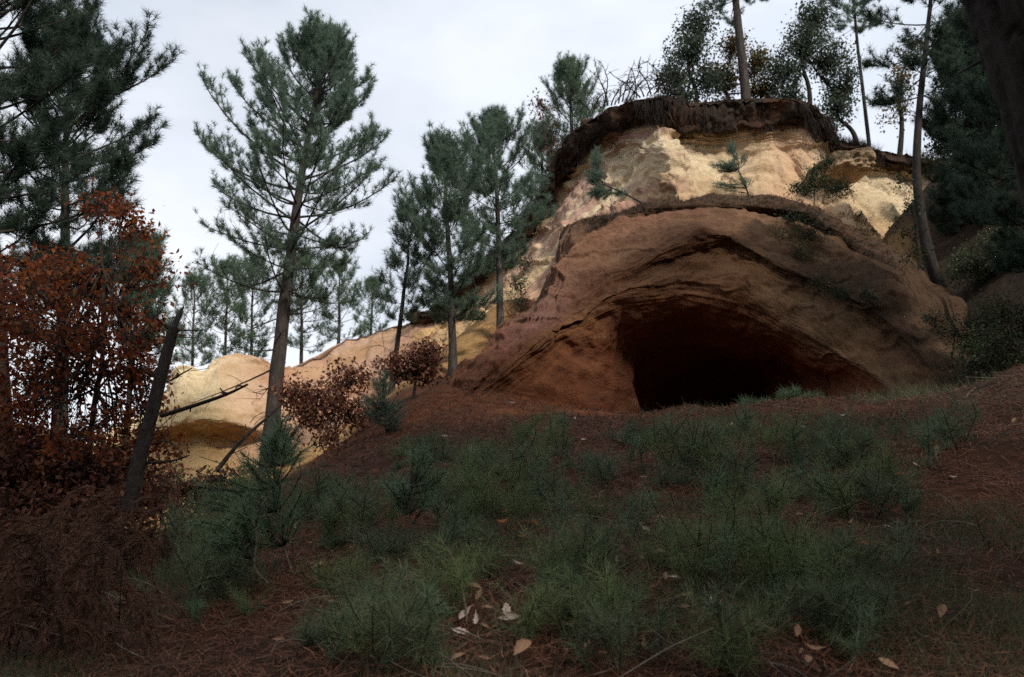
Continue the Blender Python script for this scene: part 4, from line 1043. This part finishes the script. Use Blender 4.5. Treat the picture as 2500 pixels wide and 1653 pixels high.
# saplings in front
sapling('bushy young pine with a pale bare lower stem on the left of the slope', [(770, 1560, 5.6), (746, 1491, 5.7), (700, 1360, 5.8), (677, 1270, 5.8), (668, 1150, 5.8), (675, 1040, 5.8)],
        [(680, 1060, 5.8, 0.10, 0.14, 9), (650, 1140, 5.8, 0.24, 0.18, 16), (700, 1105, 5.8, 0.18, 0.14, 9), (600, 1200, 5.8, 0.30, 0.20, 18), (550, 1270, 5.7, 0.28, 0.16, 13), (700, 1225, 5.8, 0.26, 0.16, 11), (640, 1290, 5.7, 0.32, 0.12, 11), (500, 1220, 5.8, 0.16, 0.12, 7)], 111, mat='seedling', r=0.012, stemmat='stem', nlen=0.11, n=24, wid=0.004)
sapling('second young pine with a crooked pale stem, left of the bushy one', [(655, 1425, 5.4), (621, 1387, 5.4), (624, 1340, 5.4), (623, 1287, 5.4), (600, 1250, 5.4)],
        [(560, 1300, 5.4, 0.18, 0.12, 24), (600, 1240, 5.4, 0.14, 0.1, 16)], 112, mat='seedling', r=0.009, stemmat='stem', nlen=0.10, n=22, wid=0.004)
sapling('young pine with a curved pale stem in the middle of the slope', [(1010, 1385, 6.2), (1033, 1366, 6.2), (1031, 1325, 6.2), (1010, 1290, 6.2), (995, 1235, 6.2), (1000, 1190, 6.2)],
        [(1000, 1185, 6.2, 0.24, 0.10, 15), (1040, 1150, 6.3, 0.18, 0.14, 11), (960, 1195, 6.2, 0.16, 0.09, 7), (1040, 1100, 6.4, 0.14, 0.08, 7)], 113, mat='seedling', r=0.009, stemmat='stem', nlen=0.11, n=26, wid=0.004)
sapling('young green pine standing among the dry oak shrubs', [(945, 1080, 12.5), (940, 1010, 12.5), (935, 930, 12.5)],
        [(935, 930, 12.5, 0.16, 0.22, 26), (920, 985, 12.5, 0.32, 0.24, 44), (960, 1010, 12.5, 0.28, 0.24, 34)], 114, mat='needle', r=0.02, nlen=0.13, wid=0.005)
sapling('young green pine low on the left beneath the tall pine', [(700, 1130, 10), (690, 1080, 10), (685, 1020, 10)],
        [(685, 1030, 10, 0.14, 0.14, 14), (670, 1080, 10, 0.28, 0.18, 28), (720, 1070, 10, 0.26, 0.18, 22)], 115, mat='needle', r=0.015, nlen=0.13, wid=0.005)
sapling('pine seedlings spreading across the mouth of the cave', [(1900, 1030, 11.3), (1900, 1000, 11.3), (1925, 965, 11.3)],
        [(1840, 985, 11.3, 0.22, 0.08, 26), (1930, 965, 11.3, 0.16, 0.12, 26), (1985, 980, 11.3, 0.18, 0.10, 24), (1890, 985, 11.3, 0.2, 0.06, 14), (1800, 1005, 11.3, 0.12, 0.04, 8), (1880, 1020, 11.3, 0.4, 0.08, 26)], 116, mat='seedling', r=0.01, nlen=0.12, n=24)

# ------------------------------------------------------------------ seedlings on the slope
def seedling_proto(k, h, wide):
    rng = np.random.default_rng(300 + k)
    root = thing('pine_seedling', 'small green pine seedling', 'seedling', (0, 0, 0), 'pine seedlings on the slope')
    st, nd = MB(), MB()
    ns = 1 + k % 3
    nl = (0.075, 0.10, 0.12)[k % 3]
    for s in range(ns):
        b = np.array([[rng.normal() * 0.08, rng.normal() * 0.08, -0.03]])
        pa = curve_paths(b, np.array([rng.uniform(0, 6.28)]), np.array([rng.uniform(1.0, 1.45)]), np.array([rng.uniform(0.8, 1.5)]), np.array([h * rng.uniform(0.6, 1.0)]), 7, rng, 0.25)
        st.tubes(pa, np.linspace(0.005, 0.0025, 7)[None], 5)
        q, tg = lerp_path(pa, np.linspace(0.3, 1.0, 6)[None])
        needles(nd, q[0], tg[0], 20, nl, 0.0026, 1.0, 0.07, rng)
        m = 7
        p0, t0 = lerp_path(pa, rng.uniform(0.15, 0.85, (1, m)))
        sp = curve_paths(p0[0], rng.uniform(0, 6.28, m), rng.uniform(-0.1, 0.7, m), rng.uniform(0.4, 1.3, m), wide * rng.uniform(0.4, 1.1, m), 4, rng, 0.25)
        st.tubes(sp, np.full((m, 4), 0.0025), 3)
        q, tg = lerp_path(sp, np.broadcast_to(np.array([0.3, 0.65, 1.0]), (m, 3)))
        needles(nd, q.reshape(-1, 3), tg.reshape(-1, 3), 17, nl, 0.0026, 1.0, 0.07, rng)
    st.build('stem', M['stem'] if k % 2 else M['branch'], root)
    nd.build('needles', M[('seedling', 'seedling_dull', 'seedling_yellow')[(k * 2) % 3]], root, smooth=False)
    return root
protos = [seedling_proto(k, h, w) for k, (h, w) in enumerate([(0.30, 0.16), (0.44, 0.22), (0.20, 0.24), (0.55, 0.20), (0.34, 0.30), (0.16, 0.20), (0.38, 0.14), (0.26, 0.34), (0.48, 0.28), (0.14, 0.12)])]
spots = [(1148, 1165), (1287, 1095), (1563, 1085), (1550, 1110), (1332, 1150), (1453, 1165), (1350, 1200), (1290, 1225), (1470, 1200), (1758, 1095), (1762, 1245), (1420, 1385), (1450, 1420), (1360, 1340), (1080, 1390), (1053, 1450), (1184, 1430),
         (1525, 1430), (1493, 1465), (1197, 1620), (1013, 1630), (1713, 1650), (1036, 1130), (1045, 1240), (1066, 1390), (975, 1625), (690, 1470), (640, 1560), (1844, 1070), (1916, 1095), (2113, 1135), (1772, 1095), (1790, 1240), (1969, 1225), (2026, 1270),
         (1988, 1450), (2113, 1450), (1710, 1085), (1690, 1130), (1870, 1130), (1950, 1140), (2040, 1120), (1600, 1150), (1640, 1190), (1400, 1110), (1230, 1260), (1330, 1260), (1560, 1230), (880, 1270), (850, 1330), (920, 1380), (960, 1330), (1010, 1480), (1060, 1520),
         (760, 1500), (800, 1580), (560, 1450), (600, 1520), (500, 1400), (470, 1500), (700, 1620), (1330, 1500), (1290, 1560), (1400, 1470), (1240, 1470), (870, 1480), (900, 1560), (1600, 1340), (1680, 1400), (1840, 1340), (1900, 1300), (2200, 1200), (2230, 1340), (2080, 1560),
         (2150, 1080), (2290, 1100), (1120, 1250), (1170, 1215), (1500, 1300), (1640, 1500), (1750, 1460), (1880, 1500), (1590, 1620), (1420, 1620), (520, 1300), (460, 1350), (1030, 1280), (990, 1420), (1090, 1330), (1270, 1180), (1200, 1130), (1620, 1090), (1820, 1190), (1730, 1170)]
rng = np.random.default_rng(77)
spots += [(rng.uniform(620, 2350), 1050 + 600 * rng.random() ** 0.75) for _ in range(215)]
spots += [(rng.uniform(480, 1150), 1200 + 440 * rng.random()) for _ in range(45)]
keepout = [(600, 800, 1290, 1660), (960, 1085, 1230, 1520), (1150, 1260, 1270, 1420)] + [(x_ - 55, x_ + 55, y_ - 10, y_ + 130) for x_, y_ in [(1120, 1525), (1166, 1535), (1245, 1515), (1574, 1315), (1731, 1500), (1259, 1395), (1392, 1545), (1100, 1560), (1135, 1525), (1930, 1570), (1640, 1435)]]
spots = [q_ for k_, q_ in enumerate(spots) if not any(a_ < q_[0] < b_ and c_ < q_[1] < d_ for a_, b_, c_, d_ in keepout)]
spots = [q_ for k_, q_ in enumerate(spots) if (k_ < 80 or vnoise(np.array([q_[0] / 130.0, q_[1] / 90.0, 0.5])) > -0.36) and not (1080 < q_[0] < 1500 and q_[1] < 1075) and not (q_[0] > 2150 and q_[1] > 1250)]
spots = spots[:296]
def place(px, py):
    a = 'upper slope' if py < 1180 else ('mid slope' if py < 1400 else 'lowest slope')
    b_ = 'left' if px < 1150 else ('middle' if px < 1700 else 'right')
    return a, b_
for i, (px, py) in enumerate(spots):
    p = on_ground(px, py)
    s = rng.uniform(0.6, 1.5) * (1.05 if p[1] > 6 else 0.85)
    if i < len(protos):
        o = protos[i]; o.location = p; o.rotation_euler = (0, 0, rng.uniform(0, 6.28)); o.scale = (s,) * 3
    else:
        if i >= 94: s *= 0.9
        o = dup(protos[i % len(protos)], p, rng.uniform(0, 6.28), s)
    pa_, pb_ = place(px, py)
    o['label'] = 'small green pine seedling on the %s, %s part of the picture' % (pa_, pb_)

# dead bracken, lower left
def dry_bush_proto(k):
    rng = np.random.default_rng(400 + k)
    root = thing('dry_bush', 'rust-brown dead bush with drooping feathery sprays among many in the lower left', 'bush', (0, 0, 0), 'dead drooping bushes in the lower left')
    st, lf = MB(), MB()
    m = 4
    pa = curve_paths(np.c_[rng.normal(size=(m, 2)) * 0.12, np.zeros(m)], rng.uniform(0, 6.28, m), rng.uniform(1.2, 1.5, m), rng.uniform(0.9, 1.4, m), rng.uniform(0.45, 0.85, m), 10, rng, 0.12)
    st.tubes(pa, np.broadcast_to(np.linspace(0.006, 0.002, 10), (m, 10)), 5)
    J = 11
    p0, tg = lerp_path(pa, np.broadcast_to(np.linspace(0.25, 1.0, J), (m, J)))
    sp = curve_paths(p0.reshape(-1, 3), rng.uniform(0, 6.28, m * J), rng.uniform(-0.2, 0.7, m * J), rng.uniform(-1.55, -1.2, m * J), rng.uniform(0.22, 0.50, m * J), 8, rng, 0.12)
    st.tubes(sp, np.full((m * J, 8), 0.003), 3)
    q, tq = lerp_path(sp, np.broadcast_to(np.linspace(0.25, 1, 12), (m * J, 12)))
    needles(lf, q.reshape(-1, 3), tq.reshape(-1, 3), 20, 0.075, 0.004, 0.5, 0.05, rng)
    st.build('stems', M['branch'], root)
    lf.build('sprays', M['bracken'], root, smooth=False)
    return root
bp = [dry_bush_proto(k) for k in range(3)]
bs_all = [(60, 1420), (150, 1330), (250, 1400), (330, 1330), (400, 1400), (120, 1520), (230, 1560), (340, 1500), (40, 1610), (420, 1520), (160, 1645), (300, 1640), (380, 1250), (450, 1280), (280, 1250), (190, 1240), (90, 1250), (20, 1330), (470, 1340), (390, 1630),
      (320, 1200), (240, 1180), (150, 1190), (60, 1190), (10, 1240), (410, 1200), (200, 1460), (290, 1440), (100, 1380), (360, 1440)]
bs = [q_ for k_, q_ in enumerate(bs_all) if (k_ < 3 or k_ % 2 == 0) and not (q_[0] > 370 and q_[1] < 1390)] + [(340, 1290), (30, 1480), (90, 1460), (20, 1540), (180, 1400), (120, 1300), (60, 1340)]
for i, (px, py) in enumerate(bs):
    p = on_ground(px, py, 1.8)
    s = rng.uniform(0.8, 1.2) * np.interp(p[1], [2.5, 5, 9], [0.6, 0.85, 1.0])
    if i < 3:
        o = bp[i]; o.location = p; o.rotation_euler = (0, 0, rng.uniform(0, 6.28)); o.scale = (s,) * 3
    else:
        o = dup(bp[i % 3], p, rng.uniform(0, 6.28), s)
    o['label'] = 'rust-brown dead bush with drooping sprays, ' + ('near the bottom left corner' if py > 1480 else ('in the lower left, half way down' if py > 1300 else 'under the red oak and broken trunk on the left'))

# ------------------------------------------------------------------ fallen leaves
def leaf_mesh(k):
    rng = np.random.default_rng(500 + k)
    n = 9
    t = np.linspace(0, 1, n)
    w = (0.13 + 0.05 * (k % 3)) * np.sin(np.pi * t ** 0.85) * (1 + 0.22 * np.cos(t * 26 + k))
    w[0] = w[-1] = 0.012
    curl = 0.15 + 0.3 * rng.random()
    bend = rng.uniform(-0.2, 0.6)
    y = t - 0.5
    zc = bend * (y ** 2) * 2
    L = np.stack([-w, y, zc + curl * w * 2], -1); C = np.stack([0 * w, y, zc], -1); Rr = np.stack([w, y, zc + curl * w * 2.4], -1)
    top = np.stack([L, C, Rr], 1)
    bot = top - np.array([0, 0, 0.012])
    v = np.concatenate([top.reshape(-1, 3), bot.reshape(-1, 3)])
    q = grid_faces(n, 3)
    q2 = q[:, ::-1] + 3 * n
    rim = []
    for a in range(n - 1):
        for c in (0, 2):
            i = a * 3 + c; rim.append([i, i + 3, i + 3 + 3 * n, i + 3 * n])
    return new_mesh('fallen_leaf', v, [q, q2, np.array(rim)])
LM = {c: [leaf_mesh(k + 10 * j) for k in range(4)] for j, c in enumerate(('pale_leaf', 'tan_leaf', 'orange_leaf'))}
for c, ms in LM.items():
    for m_ in ms: m_.materials.append(M[c])
c2 = lambda x, y: (1000 + x * 0.4484, 950 + y * 0.4484)
c3 = lambda x, y: (1700 + x * 0.48, 900 + y * 0.48)
LEAF = [(*c2(x, y), c, s) for x, y, c, s in [(550, 92, 'p', 1), (190, 282, 'p', 1), (220, 620, 'p', 1.2), (548, 353, 'p', 0.7), (578, 990, 'p', 0.9), (1280, 810, 'p', 1.1), (1265, 775, 't', 1.2), (1360, 745, 't', 1.2), (1590, 418, 't', 1.1), (1390, 500, 'p', 0.7), (1430, 1080, 'p', 0.8), (1630, 1225, 'p', 1.0),
                               (875, 1325, 't', 1.0), (540, 1330, 'p', 1.5), (545, 1255, 'p', 1.2), (430, 1245, 't', 0.9), (375, 1315, 'p', 1.4), (300, 1285, 'p', 1.5), (270, 1385, 'p', 1.2), (350, 1110, 't', 1.1), (385, 1175, 't', 1.3), (610, 1490, 't', 1.8), (1260, 1440, 't', 1.0), (520, 760, 'o', 1.1), (680, 770, 'o', 1.0),
                               (570, 815, 'o', 0.9), (605, 850, 'o', 0.9), (540, 690, 'o', 0.9), (1115, 975, 'p', 0.8), (1380, 940, 't', 0.9), (1050, 675, 't', 0.7), (1330, 660, 't', 0.7), (1270, 520, 't', 0.9), (900, 185, 'p', 0.6), (940, 305, 'p', 0.7), (860, 320, 't', 0.9), (1755, 215, 'p', 0.7), (270, 1530, 't', 1), (620, 1325, 't', 1.0), (410, 1520, 't', 0.8)]]
LEAF += [(*c3(x, y), c, s) for x, y, c, s in [(735, 265, 'p', 1.2), (550, 320, 'p', 0.8), (180, 305, 'p', 0.7), (30, 490, 't', 0.9), (1120, 518, 'p', 0.8), (1245, 445, 't', 1.3), (1040, 555, 'o', 0.8), (955, 852, 'p', 0.8), (490, 1390, 't', 1.3), (1245, 1300, 't', 1.2), (515, 1180, 't', 0.9), (640, 1150, 't', 1.1), (740, 1180, 'o', 0.9),
                                (800, 1245, 't', 1.3), (570, 1470, 't', 1.3), (545, 1540, 't', 1.2), (980, 1560, 't', 1.2), (700, 1290, 't', 1.1), (1390, 1180, 't', 0.9), (1610, 290, 't', 0.9), (1300, 590, 'p', 0.7), (1100, 420, 't', 0.7), (1340, 330, 't', 0.7), (690, 380, 'p', 1.0), (240, 1060, 't', 0.9), (520, 785, 't', 0.7), (1180, 400, 't', 0.7)]]
LEAF += [(730 + 45 * k, 1300 + (k * 97) % 330, 't', 0.7) for k in range(9)]
lr_ = np.random.default_rng(55)
LEAF += [(lr_.uniform(650, 2300), 1060 + 580 * lr_.random(), 't' if lr_.random() < 0.85 else 'o', lr_.uniform(0.45, 0.85)) for _ in range(70)]
KEY = {'p': 'pale_leaf', 't': 'tan_leaf', 'o': 'orange_leaf'}
SPECIAL = {13: 'broad pale dead leaf, right one of the bright pair low on the slope', 16: 'pale curled dead leaf in the bright pair low on the slope, left one', 11: 'single white-looking oval leaf right of the bottom middle', 4: 'round pale leaf lying alone in the middle of the slope', 0: 'pale leaf highest up, on the orange sand left of the cave', 5: 'narrow pale leaf below the tan leaves right of the middle',
           21: 'long tan leaf strip near the bottom edge', 2: 'pale leaf on bare red needles left of the middle'}
GEN = {'p': ('pale dead leaf scattered on the needle-covered slope', 'pale fallen leaves on the slope'), 't': ('dull tan dead leaf scattered on the needle-covered slope', 'tan fallen leaves on the slope'), 'o': ('bright orange dead leaf on the slope below the cave', 'orange fallen leaves on the slope')}
for i, (px, py, c, s) in enumerate(LEAF):
    p = on_ground(px, py)
    o = bpy.data.objects.new('fallen_leaf', LM[KEY[c]][i % 4])
    COL.objects.link(o)
    from mathutils import Vector, Matrix
    e_ = 0.1
    nv_ = Vector((-(float(gz(p[0] + e_, p[1])) - float(gz(p[0] - e_, p[1]))) / (2 * e_), -(float(gz(p[0], p[1] + e_)) - float(gz(p[0], p[1] - e_))) / (2 * e_), 1.0)).normalized()
    nv_ = (nv_ + Vector((rng.normal() * 0.25, -0.45 + rng.normal() * 0.2, rng.normal() * 0.2))).normalized()
    ax_ = Vector((math.cos(a_ := rng.uniform(0, 6.28)), math.sin(a_) * 0.6, 0.2 * math.sin(a_)))
    ax_ = (ax_ - nv_ * ax_.dot(nv_)).normalized()
    o.rotation_euler = Matrix((ax_.cross(nv_), ax_, nv_)).transposed().to_euler()
    o.location = Vector(p) + nv_ * 0.055
    sc = s * 0.050 * (1 + 0.10 * p[1])
    o.scale = (sc, sc, sc)
    pa_, pb_ = place(px, py)
    tag(o, SPECIAL.get(i, '%s dead leaf on the %s, %s part of the picture' % ({'p': 'pale', 't': 'dull tan', 'o': 'bright orange'}[c], pa_, pb_)), 'leaf', GEN[c][1])

# ------------------------------------------------------------------ ground cover nobody could count
def scatter(n, rng, x0=-8.5, x1=9.0, y0=2.2, y1=13.8, pw=0.75):
    y = y0 + (y1 - y0) * rng.random(n) ** (1 / pw)
    x = (rng.random(n) * 2 - 1) * (y * 0.64 + 0.8) + 0.2
    return x, y

def slope_normal(x, y):
    e = 0.08
    return unit(np.stack([-(gz(x + e, y) - gz(x - e, y)) / (2 * e), -(gz(x, y + e) - gz(x, y - e)) / (2 * e), np.ones_like(x)], -1))

rng = np.random.default_rng(91)
mb = MB()
n = 210000
x, y = scatter(n, rng)
edge_thin = np.clip(sstep(4.0, 6.0, x) + (1 - sstep(-4.2, -2.4, x)) * (1 - sstep(10.5, 12, y)) + 0.6 * (1 - sstep(3.5, 6.0, y)), 0, 1)  # fewer needles where the edge darkening is painted on the soil
keep = (fbm(np.stack([x, y, 0 * x], -1) * 1.3, 3) + rng.normal(size=n) * 0.25 > -0.25) & (rng.random(n) > 0.75 * edge_thin)
x, y = x[keep], y[keep]; n = len(x)
nr = slope_normal(x, y)
c = np.stack([x, y, gz(x, y)], -1) + nr * (0.004 + 0.035 * rng.random((n, 1)))
d = rng.normal(size=(n, 3)); d -= (d * nr).sum(-1, keepdims=True) * nr * 0.8; d = unit(d)
L = rng.uniform(0.04, 0.10, (n, 1))
sd = unit(np.cross(d, nr)) * 0.0020 * (0.6 + 0.16 * y[:, None])
v = np.stack([c - d * L - sd, c - d * L + sd, c + d * L], 1).reshape(-1, 3)
mb.tris(v, np.arange(len(v)).reshape(-1, 3))
tag(mb.build('pine_needle_litter', M['litter'], None, False), 'rust-brown fallen pine needles covering the slope', 'needle litter', None, 'stuff')

mb = MB()
n = 230000
x, y = scatter(n, rng, y1=12.3)
dens = fbm(np.stack([x, y, 0 * x + 3], -1) * 0.9, 4) + 0.22 * sstep(11.5, 7, y) * 0 + rng.normal(size=n) * 0.10
keep = (dens > 0.07 + 0.34 * sstep(9, 12.3, y))
x, y = x[keep], y[keep]; n = len(x)
c = np.stack([x, y, gz(x, y) - 0.01], -1)
d = rng.normal(size=(n, 3)) * 0.7; d[:, 2] = np.abs(d[:, 2]) + 0.55; d = unit(d)
L = rng.uniform(0.05, 0.20, (n, 1)) * (1 + 0.8 * np.clip(fbm(np.stack([x, y, 0 * x + 9], -1) * 1.7, 2), 0, 1))[:, None]
sd = unit(np.cross(d, rng.normal(size=(n, 3)))) * 0.0018 * (0.6 + 0.12 * y[:, None])
v = np.stack([c - sd, c + sd, c + d * L], 1).reshape(-1, 3)
mb.tris(v, np.arange(len(v)).reshape(-1, 3))
tag(mb.build('grass', M['grass'], None, False), 'short wispy green growth in patches over the slope', 'grass', None, 'stuff')

mb = MB()
n = 800
x, y = scatter(n, rng)
c = np.stack([x, y, gz(x, y) + 0.02], -1)
pa = curve_paths(c, rng.uniform(0, 6.28, n), rng.uniform(-0.1, 0.7, n), rng.uniform(-0.5, 0.6, n), rng.uniform(0.12, 0.55, n), 6, rng, 0.3)
mb.tubes(pa, rng.uniform(0.002, 0.005, (n, 1)) * np.linspace(1, 0.5, 6), 4)
tag(mb.build('twig_litter', M['stem'], None), 'thin dry twigs lying about on the slope', 'twigs', None, 'stuff')

# roots and dry grass hanging from the turf
mb = MB()
nv_, nu_ = TURF.shape[:2]
n = 5200
iu = rng.integers(60, nu_ - 40, n); iv = rng.integers(26, 62, n)
c = TURF[iv, iu]
d = np.stack([rng.normal(size=n) * 0.12, -0.12 - 0.15 * rng.random(n), -np.ones(n)], -1)
cl_ = fbm(c * np.array([2.2, 2.2, 0.6]), 3)
L = (rng.uniform(0.08, 0.30, (n, 1)) + 0.55 * np.clip(cl_, 0, 1)[:, None])
ok = cl_ + rng.normal(size=n) * 0.10 > 0.16
c, d, L = c[ok], d[ok], L[ok]; n = len(c)
s = np.linspace(0, 1, 4)
pts = c[:, None] + d[:, None] * (L * s)[..., None] + np.cumsum(rng.normal(size=(n, 4, 3)) * 0.025, 1) + np.array([0, -0.05, 0]) * (s ** 0.5)[:, None]
mb.tubes(pts, rng.uniform(0.003, 0.010, (n, 1)) * np.linspace(1, 0.4, 4), 3)
iu = rng.integers(30, nu_ - 20, 5000); iv = rng.integers(12, 32, 5000)
c = TURF[iv, iu]
gk = fbm(c * 1.4 + 3, 3) > 0.0
c = c[gk]; k_ = len(c)
needles(mb, c, np.stack([rng.normal(size=k_) * 0.5, -0.3 + rng.normal(size=k_) * 0.3, np.full(k_, 0.8)], -1), 5, 0.24, 0.010, 0.6, 0.02, rng)
tag(mb.build('hanging_roots', M['dry_grass'], None, False), 'dry roots and grass hanging from the turf along the cliff top', 'roots', None, 'stuff')

# tussocks and trailing litter along the ledge above the cave
mb = MB()
nv_, nu_ = CAVE.shape[:2]
n = 2600
iu = rng.integers(int(0.42 * nu_), int(0.86 * nu_), n); iv = rng.integers(int(0.14 * nv_), int(0.29 * nv_), n)
needles(mb, CAVE[iv, iu], np.stack([rng.normal(size=n) * 0.5, -0.4 + rng.normal(size=n) * 0.3, 0.2 + rng.normal(size=n) * 0.4], -1), 4, 0.11, 0.008, 0.6, 0.02, rng)
tag(mb.build('ledge_litter', M['dry_grass'], None, False), 'dry grass and litter fringing the ledge above the cave', 'dry grass', None, 'stuff')

print('TRIS', sum(len(o.data.polygons) for o in SC.objects if o.type == 'MESH'), 'OBJS', len(SC.objects))
